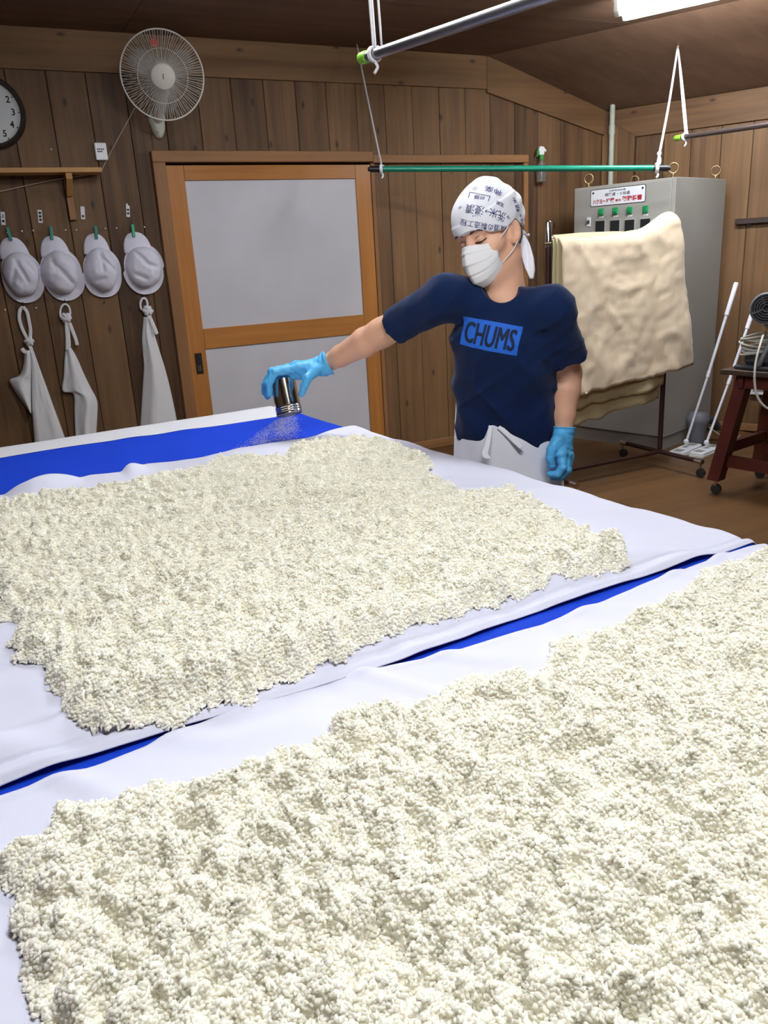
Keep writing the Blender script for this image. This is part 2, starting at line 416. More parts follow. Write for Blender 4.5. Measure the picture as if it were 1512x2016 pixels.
# frieze boards under the ceiling, lintels, jambs and skirting
FH = 0.182*S
G().prism([(-2.7, ZF-FH), (XB-0.0, ZF-FH+0.0), (XB, ZF), (-2.7, ZF)], back_fr(YW-0.002), 0, 0.016, 0.002).obj('trim_1', 'plank_wood_across', kind='structure')
zs = slope_z(XC+0.03)
G().prism([(XB+0.001, ZF-FH-0.02), (XC+0.02, zs-FH+0.01), (XC+0.02, zs), (XB+0.001, ZF)], back_fr(YW-0.002), 0, 0.018, 0.002).obj('trim_2', 'plank_wood_across', kind='structure')
G().prism([(0.0, 1.917*S), (6.5, 1.917*S), (6.5, ZE), (0.0, ZE)], rfr(0.002), 0, 0.018, 0.002).obj('trim_3', 'plank_wood_along', kind='structure')
# sliding-door frame
trim_4 = G().box((0.985*S, YW-0.055, 1.787*S), (2.268*S, YW+0.02, 1.842*S), ch=0.003).obj('trim_4', 'frame_wood_rail', kind='structure')
trim_5 = G().box((0.985*S, YW-0.055, 0), (DX0-0.004, YW+0.02, 1.786*S), ch=0.003).obj('trim_5', 'frame_wood', kind='structure')
trim_6 = G().box((DX1+0.002, YW-0.02, 0), (DX1+0.03, YW+0.03, 1.786*S), ch=0.003).obj('trim_6', 'frame_wood', kind='structure')
trim_7 = G().box((2.275*S, YW-0.035, 1.782*S), (3.40*S, YW+0.0, 1.828*S), ch=0.003).obj('trim_7', 'frame_wood_rail', kind='structure')
trim_8 = G().box((3.365*S, YW-0.03, 0), (3.40*S, YW+0.0, 1.781*S), ch=0.003).obj('trim_8', 'frame_wood', kind='structure')
G().box((DX1+0.04, YW-0.016, 0), (XC-0.02, YW+0.0, 0.065), ch=0.003).obj('baseboard_back', 'frame_wood_rail', kind='structure')
G().box((dfac, 0, 0.0), (5.0, 0.055, 0.014), rfr(), ch=0.003).obj('baseboard_right', 'frame_wood_rail', kind='structure')

# sliding door
door = thing('door_1', (1.66*S, YW, 0), None, None, kind='structure')
yd0, yd1 = YW-0.012, YW+0.02
def dbox(n, x0, z0, x1, z1, m, y0=yd0, y1=yd1, ch=0.0025): return G().box((x0*S, y0, z0*S), (x1*S, y1, z1*S), ch=ch).obj(n, m, door)
dbox('stile', 1.056, 0.004, 1.153, 1.775, 'door_wood'); dbox('stile', 2.164, 0.004, 2.262, 1.775, 'door_wood')
dbox('rail', 1.1535, 1.699, 2.1635, 1.775, 'door_wood_rail'); dbox('rail', 1.1535, 0.806, 2.1635, 0.919, 'door_wood_rail')
dbox('rail', 1.1535, 0.004, 2.1635, 0.14, 'door_wood_rail')
dbox('panel', 1.15, 0.915, 2.167, 1.703, 'door_panel', YW-0.002, YW+0.012, 0)
dbox('panel', 1.15, 0.136, 2.167, 0.81, 'door_panel', YW-0.002, YW+0.012, 0)
hp = aty(392, 716, YW-0.012)
h = G().box((hp[0]-0.022, yd0-0.0025, hp[2]-0.065), (hp[0]+0.022, yd0+0.001, hp[2]+0.065), ch=0.002).obj('finger_pull', 'dark_metal', door)
G().box((hp[0]-0.013, yd0-0.004, hp[2]-0.045), (hp[0]+0.013, yd0-0.0026, hp[2]-0.008), ch=0.001).obj('latch', 'steel', h)
# ------------------------------------------------------------------ fluorescent lamps
for n_, k_ in (('bright', 1.5), ('worn', 0.86), ('plain', 1.12)): emit('tube_'+n_, TUBE_COLOR, TUBE_POWER*k_)  # output set per lamp to balance the light; the second is turned down
mat('lamp_white', 'e9ebe8', 0.35); mat('lamp_cap', 'c9cbbd', 0.4)
def lamp(p0, d, label, length=1.25, glow='tube_plain'):
    # housing with two bare tubes underneath; p0 = middle of the end at the height of the tubes, d = run direction
    d = nrm(d); side = np.cross((0,0,1.0), d); fr = Fr(p0, d, side, (0,0,1.0))
    t = thing('fluorescent_lamp', p0, label, 'ceiling lamp', 'twin-tube ceiling lamps')
    hz = ZF - p0[2]
    G().prism([(-0.035, 0.045), (0.035, 0.045), (0.10, 0.075), (0.10, hz), (-0.10, hz), (-0.10, 0.075)], Fr(p0, side, (0,0,1.0), d), -0.02, length+0.02).obj('housing', 'lamp_white', t)
    for sgn in (-1, 1):
        o = p0 + side*0.058*sgn
        G().lathe([(0.0155, 0.012), (0.0165, 0.03), (0.0165, length-0.03), (0.0155, length-0.012)], o, d, 8).obj('tube', glow, t, True)
        for e in (0.0, length):
            q = o + d*(e if e == 0 else e)
            s = 1 if e == 0 else -1
            G().lathe([(0.018, -0.006), (0.02, 0.002), (0.019, 0.016), (0.0166, 0.02)], q, d*s, 20).obj('end_cap', 'lamp_cap', t, 40)
            G().box((-0.012, -0.014, 0.0), (0.012, 0.014, 0.075), Fr(q, d, side, (0,0,1.0)), ch=0.003).obj('socket', 'lamp_white', t)
    return t
lamp_end = atz(1222, 30, ZF-0.11)
lamp(lamp_end, -WRD, 'white twin-tube ceiling lamp glowing at the top right corner of the view', glow='tube_bright')
lamp(np.array([0.85, 3.15, ZF-0.11]), -WRD, 'twin-tube ceiling lamp over the far half of the rice table', glow='tube_worn')
lamp(np.array([0.25, 0.95, ZF-0.11]), -WRD, 'twin-tube ceiling lamp above the viewer, over the near half of the table')
# ------------------------------------------------------------------ table, sheets and rice
mat('table_wood', '8a6a48', 0.6, var=0.15, scale=6)
def cloth_mat(name, hexc, weave=900.0, sheen=0.2, rough=0.85, translucent=0.12):
    m = mat(name, hexc, rough, bump=0.12, bscale=weave, sheen=sheen, spec=0.2, translucent=translucent); return m
cloth_mat('white_cotton', 'd7d7e6'); cloth_mat('blue_cotton', '0a36b2', sheen=0.0, translucent=0.05); cloth_mat('grey_white_cotton', 'dcdbe0')
TA = math.radians(5.0); E1 = np.array([math.cos(TA), math.sin(TA), 0]); E2 = np.array([-math.sin(TA), math.cos(TA), 0])
def st(u, v, z=None):
    p = atz(u, v, T if z is None else z); return np.array([p @ E1, p @ E2])
def wp(s, t, z): return s[..., None]*E1 + t[..., None]*E2 + np.asarray(z)[..., None]*np.array([0,0,1.0])
SR = st(1495, 1075)[0] - 0.015            # right edge of the table top
TFAR = st(400, 818)[1]                     # far edge of the table
S_LEFT = -0.95; T_NEAR = 0.12
tfr = Fr((0,0,0), E1, E2, (0,0,1.0))
tab = thing('work_table', wp(np.array(0.1), np.array(1.6), np.array(0.0)), 'long wooden work table hidden under the white and blue sheets', 'table')
ntop = 4; ww = (TFAR-0.03-T_NEAR)/ntop
for i in range(ntop):
    G().box((S_LEFT, T_NEAR+i*ww+0.001, T-0.03), (SR-0.012, T_NEAR+(i+1)*ww-0.001, T-0.002), tfr, ch=0.003).obj('tabletop_board', 'table_wood', tab)
for a in (S_LEFT+0.1, SR-0.16):
    for b in (T_NEAR+0.15, (T_NEAR+TFAR)/2, TFAR-0.2):
        G().box((a-0.035, b-0.035, 0), (a+0.035, b+0.035, T-0.03), tfr, ch=0.004).obj('leg', 'table_wood', tab)
for b in (T_NEAR+0.15, TFAR-0.2): G().box((S_LEFT+0.1, b-0.02, T-0.13), (SR-0.16, b+0.02, T-0.03), tfr).obj('apron_rail', 'table_wood', tab)

def curve_px(px, z=None):                  # polyline in pixels -> t as a function of s
    q = np.array([st(u, v, z) for u, v in px]); q = q[np.argsort(q[:,0])]
    return lambda s: np.interp(s, q[:,0], q[:,1])
# edges of the sheets
far1 = curve_px([(0,985),(60,976),(130,958),(180,947),(240,942),(290,925),(350,918),(400,910),(470,895),(600,870),(690,849)])
near1 = curve_px([(0,1572),(180,1510),(350,1455),(560,1395),(740,1337),(1000,1240),(1200,1172),(1350,1125),(1495,1076)])
far2 = curve_px([(0,1597),(200,1532),(350,1466),(450,1420),(560,1382),(740,1330),(860,1313),(1000,1268),(1130,1222),(1260,1166),(1400,1115),(1497,1084)])
bluefar = curve_px([(0,906),(200,873),(400,845),(590,817)])
def micro(s, t, seed): return 0.0016*fbm(s*7, t*7, 0, seed, 3)
def z_under(s, t): return T + 0.003 + 0.0010*fbm(s*5, t*9, 0, 3)
def z_blue(s, t):
    e = np.exp(-((t-bluefar(s))/0.05)**2)
    return T + 0.0050 + 0.005*np.exp(-((t-near1(s)+0.012)/0.03)**2) + 0.0012*fbm(s*4, t*7, 0, 5) + 0.003*e*(0.5+0.5*np.sin(s*23+2*np.sin(s*9)))
def z_white1(s, t):
    a = t - near1(s); b = far1(s) - t
    rim = (0.008+0.022*sstep(SR-0.02, SR-0.45, s))*np.exp(-((a-0.065)/0.042)**2)*(0.85+0.25*vnoise(s*3.1, 0, 0, 8))                       # raised roll along the near edge
    hem = 0.0045*np.exp(-((a-0.010)/0.008)**2) - 0.0022*np.exp(-((a-0.026)/0.0028)**2) + 0.0008*np.exp(-((a-0.026)/0.006)**2)*np.sin(s*420)
    puff = 0.030*np.exp(-(b/0.055)**2)*np.clip(np.sin((s-0.02)*30+1.5*np.sin(s*11)), 0, 1)*sstep(0.62, 0.42, s)
    puff = puff + 0.007*np.exp(-(b/0.10)**2)*(0.5+0.5*vnoise(s*14, t*3, 0, 12))
    w = 0.006*np.exp(-((s-SR+0.10)/0.14)**2)*np.maximum(-0.25, np.sin((t*0.8+s*0.6)*26 + 3*vnoise(s*4, t*4, 0, 4)))     # drags on the bare right part
    w = w + 0.0055*np.maximum(0, vnoise(s*5+t*9, t*2.5-s*3, 0, 21))**1.5 + 0.003*np.exp(-((a-0.065)/0.06)**2)*vnoise(s*28+t*20, t*6, 0, 6)
    left = sstep(0.16, -0.02, s)*0.008*np.maximum(-0.2, np.sin((s*0.5+t)*30+2*vnoise(s*5, t*5, 0, 9)))
    return T + 0.012 + rim + hem + puff + w + left + micro(s, t, 2)
def z_white2(s, t):
    a = far2(s) - t
    hem = 0.003*np.exp(-((a-0.008)/0.007)**2)
    fold = 0.006*np.exp(-(a/0.16)**2)*np.maximum(0, np.sin((s*1.0+t*0.9)*34 + 2.5*vnoise(s*5, t*5, 0, 33)))**2
    fold = fold + 0.006*np.exp(-((a-0.03)/0.05)**2)*np.abs(vnoise(s*9, 0, 0, 13))
    return T + 0.012 + hem + fold + micro(s, t, 7)
def sheet(name, zf, tn, tf, mt, over, label, ns=170, nt=120, s0=S_LEFT+0.01, drop=0.22, off=0.0, far_drop=False, skirt_seed=1, th=0.0015, fine=False):
    # grid over the table; beyond the right edge the cloth bends over and hangs down, at the far end likewise if asked
    r = 0.02; arc = r*math.pi/2; L = SR + off
    fs = np.concatenate([np.linspace(s0, L-r, ns), L-r + np.linspace(0, arc, 6)[1:], L-r+arc + np.linspace(0, drop, 14)[1:]])
    sv = np.minimum(fs, L-r)
    v = np.linspace(0, 1, nt) if not fine else np.concatenate([np.linspace(0, 0.06, 50)[:-1], np.linspace(0.06, 1, nt-49)])
    Sg = np.repeat(sv[None,:], nt, 0); Fg = np.repeat(fs[None,:], nt, 0)
    tn_ = tn(sv) if callable(tn) else np.full_like(sv, tn); tf_ = tf(sv) if callable(tf) else np.full_like(sv, tf)
    Tg = tn_[None,:]*(1-v[:,None]) + tf_[None,:]*v[:,None]
    Z = zf(Sg, Tg); ex = np.clip(Fg-(L-r), 0, None)
    ang = np.clip(ex/r, 0, math.pi/2); X = Sg + r*np.sin(ang); Z = Z - r*(1-np.cos(ang))
    down = np.clip(ex-arc, 0, None); Z = Z - down
    X = X + down*(0.10 + 0.10*np.sin(Tg*21+skirt_seed+2*np.sin(Tg*6.3)))*sstep(0, 0.1, down)
    if far_drop:
        fd = np.clip(Tg-(TFAR-0.02), 0, None); Z = Z - fd*0.98; Tg = np.minimum(Tg, TFAR-0.02) + 0.12*fd
    g = G(); g.grid(wp(X, Tg, Z), th)
    return g.obj(name, mt, None, True, label=label, cat='sheet', group='cotton sheets on the table')
sheet('cotton_sheet', z_under, lambda s: np.full_like(s, T_NEAR), lambda s: np.full_like(s, TFAR+0.25), 'grey_white_cotton', 0, 'greyish white bottom sheet showing as a strip along the far edge of the table', ns=90, nt=120, drop=0.34, far_drop=True)
sheet('cotton_sheet', z_blue, lambda s: np.full_like(s, 0.25), bluefar, 'blue_cotton', 0, 'royal blue sheet on the table between the rice and the white far strip', ns=130, nt=120, drop=0.30, off=0.004, skirt_seed=2)
sheet('cotton_sheet', z_white1, near1, far1, 'white_cotton', 0, 'white sheet under the far rice, with a raised roll along its near edge', ns=300, nt=300, drop=0.20, off=0.010, skirt_seed=4, fine=True)
sheet('cotton_sheet', z_white2, lambda s: np.full_like(s, T_NEAR+0.03), far2, 'white_cotton', 0, 'white sheet under the near rice in the foreground', ns=260, nt=200, drop=0.21, off=0.011, skirt_seed=5)

# --- rice: a bumpy bed whose surface is covered with single grains
def rice_mat(name, hexc, tr):
    m = bpy.data.materials.new(name); m.use_nodes = True; nt = m.node_tree; N = nt.nodes; L = nt.links
    b = N['Principled BSDF']; b.inputs['Roughness'].default_value = 0.45; b.inputs['Specular IOR Level'].default_value = 0.35
    tc = N.new('ShaderNodeTexCoord'); no = N.new('ShaderNodeTexNoise'); no.inputs['Scale'].default_value = 22; no.inputs['Detail'].default_value = 3
    L.new(tc.outputs['Object'], no.inputs['Vector']); r = N.new('ShaderNodeValToRGB')
    r.color_ramp.elements[0].position = 0.35; r.color_ramp.elements[1].position = 0.65
    c = srgb(hexc); r.color_ramp.elements[0].color = c; r.color_ramp.elements[1].color = (c[0]*0.998, c[1]*0.987, c[2]*0.955, 1)
    L.new(no.outputs['Fac'], r.inputs[0]); L.new(r.outputs[0], b.inputs['Base Color'])
    t = N.new('ShaderNodeBsdfTranslucent'); L.new(r.outputs[0], t.inputs['Color'])
    mx = N.new('ShaderNodeMixShader'); mx.inputs[0].default_value = tr
    L.new(b.outputs[0], mx.inputs[1]); L.new(t.outputs[0], mx.inputs[2]); L.new(mx.outputs[0], N['Material Output'].inputs[0])
    MATS[name] = m; return m
rice_mat('rice_grain', 'fffef9', 0.5); rice_mat('rice_bed', 'fffdf5', 0.0)
def poly_sd(px, py, P):
    d = np.full(px.shape, 1e9); ins = np.zeros(px.shape, bool); n = len(P)
    for i in range(n):
        a, b = P[i], P[(i+1) % n]; e = b-a; wx, wy = px-a[0], py-a[1]
        k = np.clip((wx*e[0]+wy*e[1])/(e@e), 0, 1); d = np.minimum(d, np.hypot(wx-k*e[0], wy-k*e[1]))
        c = ((a[1] > py) != (b[1] > py)) & (px < (b[0]-a[0])*(py-a[1])/(b[1]-a[1]+1e-12)+a[0]); ins ^= c
    return np.where(ins, d, -d)
def grain_nodes(name, density, seed, L=0.0052, W=0.0030):
    ng = bpy.data.node_groups.new(name, 'GeometryNodeTree')
    ng.interface.new_socket('Geometry', in_out='INPUT', socket_type='NodeSocketGeometry'); ng.interface.new_socket('Geometry', in_out='OUTPUT', socket_type='NodeSocketGeometry')
    N, K = ng.nodes, ng.links; i = N.new('NodeGroupInput'); o = N.new('NodeGroupOutput')
    d = N.new('GeometryNodeDistributePointsOnFaces'); d.inputs['Density'].default_value = density; d.inputs['Seed'].default_value = seed
    K.new(i.outputs[0], d.inputs['Mesh'])
    sp = N.new('GeometryNodeSetPosition'); rv = N.new('FunctionNodeRandomValue'); rv.data_type = 'FLOAT_VECTOR'
    rv.inputs[0].default_value = (-0.002, -0.002, -0.0014); rv.inputs[1].default_value = (0.002, 0.002, 0.0030); rv.inputs['Seed'].default_value = seed+1
    K.new(d.outputs['Points'], sp.inputs['Geometry']); K.new(rv.outputs[0], sp.inputs['Offset'])
    ico = N.new('GeometryNodeMeshIcoSphere'); ico.inputs['Radius'].default_value = 1.0; ico.inputs['Subdivisions'].default_value = 2
    tf = N.new('GeometryNodeTransform'); tf.inputs['Scale'].default_value = (L/2, W/2, W/2); K.new(ico.outputs[0], tf.inputs[0])
    sm = N.new('GeometryNodeSetShadeSmooth'); K.new(tf.outputs[0], sm.inputs[0])
    mt = N.new('GeometryNodeSetMaterial'); mt.inputs['Material'].default_value = MATS['rice_grain']; K.new(sm.outputs[0], mt.inputs[0])
    ip = N.new('GeometryNodeInstanceOnPoints'); K.new(sp.outputs[0], ip.inputs['Points']); K.new(mt.outputs[0], ip.inputs['Instance'])
    rr = N.new('FunctionNodeRandomValue'); rr.data_type = 'FLOAT_VECTOR'; rr.inputs[0].default_value = (-3.14, -0.4, -3.14); rr.inputs[1].default_value = (3.14, 0.4, 3.14); rr.inputs['Seed'].default_value = seed+2
    er = N.new('FunctionNodeEulerToRotation'); K.new(rr.outputs[0], er.inputs[0]); K.new(er.outputs[0], ip.inputs['Rotation'])
    rs = N.new('FunctionNodeRandomValue'); rs.data_type = 'FLOAT'; rs.inputs[2].default_value = 0.75; rs.inputs[3].default_value = 1.2; rs.inputs['Seed'].default_value = seed+3
    K.new(rs.outputs[1], ip.inputs['Scale'])
    jn = N.new('GeometryNodeJoinGeometry'); K.new(ip.outputs[0], jn.inputs[0]); K.new(i.outputs[0], jn.inputs[0]); K.new(jn.outputs[0], o.inputs[0])
    return ng
def rice(name, outline_px, extra, zc, seed, label, h=0.0035, density=140000, thick=0.026, amp=0.98):
    P = [st(u, v, T+0.02) for u, v in outline_px] + [np.array(e) for e in extra]; P = np.array(P)
    lo, hi = P.min(0)-0.03, P.max(0)+0.03
    sx = np.arange(lo[0], hi[0], h); sy = np.arange(lo[1], hi[1], h); Sg, Tg = np.meshgrid(sx, sy)
    wob = 0.010*fbm(Sg*30, Tg*30, 0, seed+1, 3)
    D = poly_sd(Sg, Tg, P) + wob + 0.004
    keep = D > -0.004
    big = 0.5+0.5*fbm(Sg*6, Tg*6, 0, seed+2, 2)
    wx, wy = 0.012*vnoise(Sg*28, Tg*28, 0, seed+21), 0.012*vnoise(Sg*28, Tg*28, 0, seed+22); lump = 1-np.abs(fbm((Sg+wx)*34, (Tg+wy)*34, 0, seed+3, 3, 0.6))          # rounded heaps with creases
    fine = fbm(Sg*70, Tg*70, 0, seed+4, 3, 0.6)
    pit = sstep(0.35, 0.8, vnoise((Sg-wy)*38, (Tg+wx)*38, 0, seed+9))
    prof = sstep(-0.004, 0.028, D)**0.6
    hgt = prof*(thick*(0.45+0.4*big) + amp*(0.026*(lump-0.5) + 0.0068*fine - 0.018*pit))
    Z = zc(Sg, Tg) + np.maximum(hgt, 0.0006)
    idx = -np.ones(keep.shape, int); idx[keep] = np.arange(keep.sum())
    jx, jy = (rng.random(keep.shape)-0.5)*h*0.5, (rng.random(keep.shape)-0.5)*h*0.5
    V = wp(Sg+jx, Tg+jy, Z)[keep]
    q = keep[:-1,:-1] & keep[1:,:-1] & keep[:-1,1:] & keep[1:,1:]
    F = np.stack([idx[:-1,:-1][q], idx[:-1,1:][q], idx[1:,1:][q], idx[1:,:-1][q]], 1)
    me = bpy.data.meshes.new(name); org = np.array([V[:,0].mean(), V[:,1].mean(), T])
    me.from_pydata((V-org).tolist(), [], F.tolist()); me.update(); me.polygons.foreach_set('use_smooth', [True]*len(me.polygons))
    me.materials.append(MATS['rice_bed']); me.materials.append(MATS['rice_grain'])
    o = bpy.data.objects.new(name, me); put(o, org, None, 'stuff', label, 'rice')
    md = o.modifiers.new('grains', 'NODES'); md.node_group = grain_nodes(name+'_grains', density, seed)
    return o
rice('steamed_rice', [(0,992),(60,985),(120,972),(180,968),(250,955),(330,940),(400,930),(425,910),(480,905),(540,903),(600,884),(640,876),(700,870),(760,873),(800,887),(845,913),(842,935),(880,962),(960,974),(1010,972),(1050,988),(1080,1003),(1110,1027),(1150,1047),(1190,1077),(1215,1092),(1233,1120),(1200,1130),(1150,1135),(1050,1167),(990,1192),(900,1217),(800,1247),(740,1277),(600,1332),(480,1377),(400,1402),(300,1432),(200,1448),(160,1448),(130,1420),(120,1395),(130,1360),(110,1320),(95,1300),(40,1290),(28,1260),(40,1230),(5,1200),(0,1160)],
     [(-0.16, st(0,1150)[1]-0.03), (-0.20, st(0,1060)[1]), (-0.17, st(0,990)[1])], z_white1, 40, 'steamed white rice spread on the far sheet, in front of the man', amp=0.98, thick=0.032)
rice('steamed_rice', [(1512,1088),(1440,1112),(1380,1142),(1330,1182),(1280,1207),(1220,1232),(1150,1247),(1100,1267),(1090,1300),(1065,1332),(1010,1327),(960,1332),(900,1347),(860,1382),(740,1402),(690,1412),(650,1432),(660,1452),(600,1477),(540,1487),(470,1522),(400,1542),(340,1537),(300,1547),(260,1582),(200,1592),(110,1602),(105,1642),(20,1682),(2,1712),(30,1732),(35,1800),(60,1830),(50,1870),(70,1920),(110,1960),(120,2016)],
     [(0.03, 0.40), (0.10, 0.26), (0.5, 0.19), (1.0, 0.2), (1.14, 0.45), (1.2, 0.70)], z_white2, 80, 'steamed white rice spread over the foreground sheet, nearest the viewer', density=150000)
# ------------------------------------------------------------------ signed-distance modelling (block-sparse surface nets)
def mesh_sdf(fn, lo, hi, h, smooth=2, B=8, slack=1.25):
    lo = np.asarray(lo, float); hi = np.asarray(hi, float); nb = np.ceil((hi-lo)/(B*h)).astype(int)
    bi = np.stack(np.meshgrid(*[np.arange(k) for k in nb], indexing='ij'), -1).reshape(-1, 3)
    d = fn(lo + (bi+0.5)*B*h); bi = bi[np.abs(d) < slack*B*h*0.5*math.sqrt(3)+0.004]
    k = np.arange(B+1); loc = np.stack(np.meshgrid(k, k, k, indexing='ij'), -1).reshape(-1, 3)
    N = (nb*B+2).astype(np.int64); key = lambda c: (c[...,0]*N[1]+c[...,1])*N[2]+c[...,2]
    vals = np.empty((len(bi), (B+1)**3), np.float32)
    for i in range(0, len(bi), 400):
        g = bi[i:i+400, None, :]*B + loc[None]; vals[i:i+400] = fn((lo + g*h).reshape(-1, 3)).reshape(g.shape[:2])
    V = vals.reshape(-1, B+1, B+1, B+1); neg = V < 0
    c8 = [(a,b,c) for a in (0,1) for b in (0,1) for c in (0,1)]
    sub = lambda A, o: A[:, o[0]:o[0]+B, o[1]:o[1]+B, o[2]:o[2]+B]
    cnt = sum(sub(neg, o).astype(np.int8) for o in c8); act = (cnt > 0) & (cnt < 8)
    b_, x_, y_, z_ = np.nonzero(act); cell = bi[b_]*B + np.stack([x_, y_, z_], -1)
    cv = np.stack([V[b_, x_+o[0], y_+o[1], z_+o[2]] for o in c8], -1); ps = np.zeros((len(b_), 3)); ct = np.zeros(len(b_))
    for i, o in enumerate(c8):
        for ax in range(3):
            if o[ax] == 0:
                p = list(o); p[ax] = 1; j = c8.index(tuple(p)); v0, v1 = cv[:, i], cv[:, j]; m = (v0 < 0) != (v1 < 0)
                t = np.where(m, v0/np.where(m, v0-v1, 1), 0); q = np.tile(np.array(o, float), (len(b_), 1)); q[:, ax] += t
                ps[m] += q[m]; ct[m] += 1
    P = lo + (cell + ps/ct[:, None])*h
    kk = key(cell.astype(np.int64)); od = np.argsort(kk); ks = kk[od]
    F = []
    for ax in range(3):
        o1 = [0,0,0]; o1[ax] = 1
        a = neg[:, :B, :B, :B]; b = sub(neg, o1); bb, x, y, z = np.nonzero(a != b); c = (bi[bb]*B + np.stack([x, y, z], -1)).astype(np.int64)
        u, w = (ax+1) % 3, (ax+2) % 3; du = np.zeros(3, np.int64); du[u] = 1; dw = np.zeros(3, np.int64); dw[w] = 1
        ok = (c[:, u] > 0) & (c[:, w] > 0); c = c[ok]; sgn = a[bb, x, y, z][ok]
        ids = []; good = np.ones(len(c), bool)
        for q in (c-du-dw, c-dw, c, c-du):
            kq = key(q); pos = np.clip(np.searchsorted(ks, kq), 0, len(ks)-1); good &= ks[pos] == kq; ids.append(od[pos])
        f = np.stack(ids, -1); f[~sgn] = f[~sgn][:, ::-1]; F.append(f[good])
    F = np.concatenate(F)
    for _ in range(smooth):
        acc = np.zeros_like(P); n = np.zeros(len(P))
        for i in range(4):
            a, b = F[:, i], F[:, (i+1) % 4]; np.add.at(acc, a, P[b]); np.add.at(n, a, 1); np.add.at(acc, b, P[a]); np.add.at(n, b, 1)
        P = P*0.5 + 0.5*acc/np.maximum(n, 1)[:, None]
    return P, F
def sdf_obj(name, fn, lo, hi, h, m, parent=None, smooth=2, **kw):
    P, F = mesh_sdf(fn, lo, hi, h, smooth); org = np.array([(P[:,0].min()+P[:,0].max())/2, (P[:,1].min()+P[:,1].max())/2, P[:,2].min()])
    me = bpy.data.meshes.new(name); me.from_pydata((P-org).tolist(), [], F.tolist()); me.update()
    me.polygons.foreach_set('use_smooth', [True]*len(me.polygons)); me.materials.append(MATS[m])
    o = put(bpy.data.objects.new(name, me), org, parent, **kw); return o, BVHTree.FromPolygons(P.tolist(), F.tolist())
def cap(p, a, b, r1, r2=None):
    r2 = r1 if r2 is None else r2; a = np.asarray(a); ab = np.asarray(b)-a; t = np.clip(((p-a)@ab)/(ab@ab), 0, 1)
    return np.linalg.norm(p-a-t[:, None]*ab, axis=1) - (r1+(r2-r1)*t)
def ell(p, c, M, r):
    q = (p-np.asarray(c))@np.asarray(M).T; r = np.asarray(r, float); k0 = np.linalg.norm(q/r, axis=1); k1 = np.linalg.norm(q/(r*r), axis=1)
    return k0*(k0-1)/np.maximum(k1, 1e-9)
def smin(a, b, k): h = np.clip(0.5+0.5*(b-a)/k, 0, 1); return b+(a-b)*h-k*h*(1-h)
def smax(a, b, k): return -smin(-a, -b, k)
def chain(p, pts, rs, k=0.004):
    d = None
    for i in range(len(pts)-1):
        c = cap(p, pts[i], pts[i+1], rs[i], rs[i+1]); d = c if d is None else smin(d, c, k)
    return d

# ------------------------------------------------------------------ the man
mat('skin', 'd9a78b', 0.5, var=0.06, scale=14, spec=0.35); mat('navy_cotton', '0b1d40', 0.85, bump=0.15, bscale=700, sheen=0.08, spec=0.15)
cloth_mat('bandana_cotton', 'eeeef4', translucent=0.1); cloth_mat('apron_cotton', 'f3f2f7', translucent=0.05); mat('mask_fabric', 'f1eff0', 0.9, translucent=0.1)
mat('glove_nitrile', '55aee4', 0.42, bump=0.2, bscale=90, spec=0.4); mat('hair_black', '17120f', 0.45); mat('brow_dark', '2a1d17', 0.6); mat('print_indigo', '2d2a63', 0.8)
mat('logo_blue', '1a5fc4', 0.8); mat('logo_navy', '0f1d3c', 0.85); mat('trousers', 'dcdce0', 0.85); mat('shoe_white', 'e6e6e6', 0.5)
pel = atd(1000, 852, 2.42); nk = atd(992, 588, 2.20)
rsh, rel_, rwr = atd(876, 588, 2.18), atd(752, 655, 2.34), atd(640, 718, 2.475)
lsh, lel, lwr = atd(1086, 612, 2.14), atd(1115, 735, 2.30), atd(1108, 852, 2.31)
U_ = nrm(nk-pel); L_ = lsh-rsh; L_ = nrm(L_-U_*(L_@U_)); F_ = np.cross(L_, U_); TM = np.array([L_, F_, U_]); TL = np.linalg.norm(nk-pel)
HS = 0.95
hc = atd(962, 456, 2.16)
hf = cdir(-0.69, 0.46, -0.56); hu = np.array(cdir(0.03, -1, 0.0)); hu = nrm(hu-hf*(hu@hf)); hl = np.cross(hf, hu); hl = hl if hl @ cdir(1,0,0) > 0 else -hl
HM = np.array([hl, hf, hu]); hp_ = lambda x, y, z: hc + HS*np.array([x, y, z])@HM
def stack(p, tt, aa, bb, off=0.0, yoff=None, n=2.5):
    q = (p-pel)@TM.T; t = q[:, 2]/TL; a = np.interp(t, tt, aa)+off; b = np.interp(t, tt, bb)+off
    y = q[:, 1] - (0 if yoff is None else np.interp(t, tt, yoff))
    k = (np.abs(q[:, 0]/a)**n + np.abs(y/b)**n)**(1/n); return (k-1)*np.minimum(a, b)*0.85, t
TT = [-0.4, -0.1, 0.0, 0.3, 0.55, 0.78, 0.9, 1.0, 1.15]; TAA = [0.15, 0.15, 0.146, 0.138, 0.146, 0.15, 0.125, 0.075, 0.05]; TBB = [0.12, 0.118, 0.11, 0.104, 0.112, 0.108, 0.088, 0.065, 0.05]
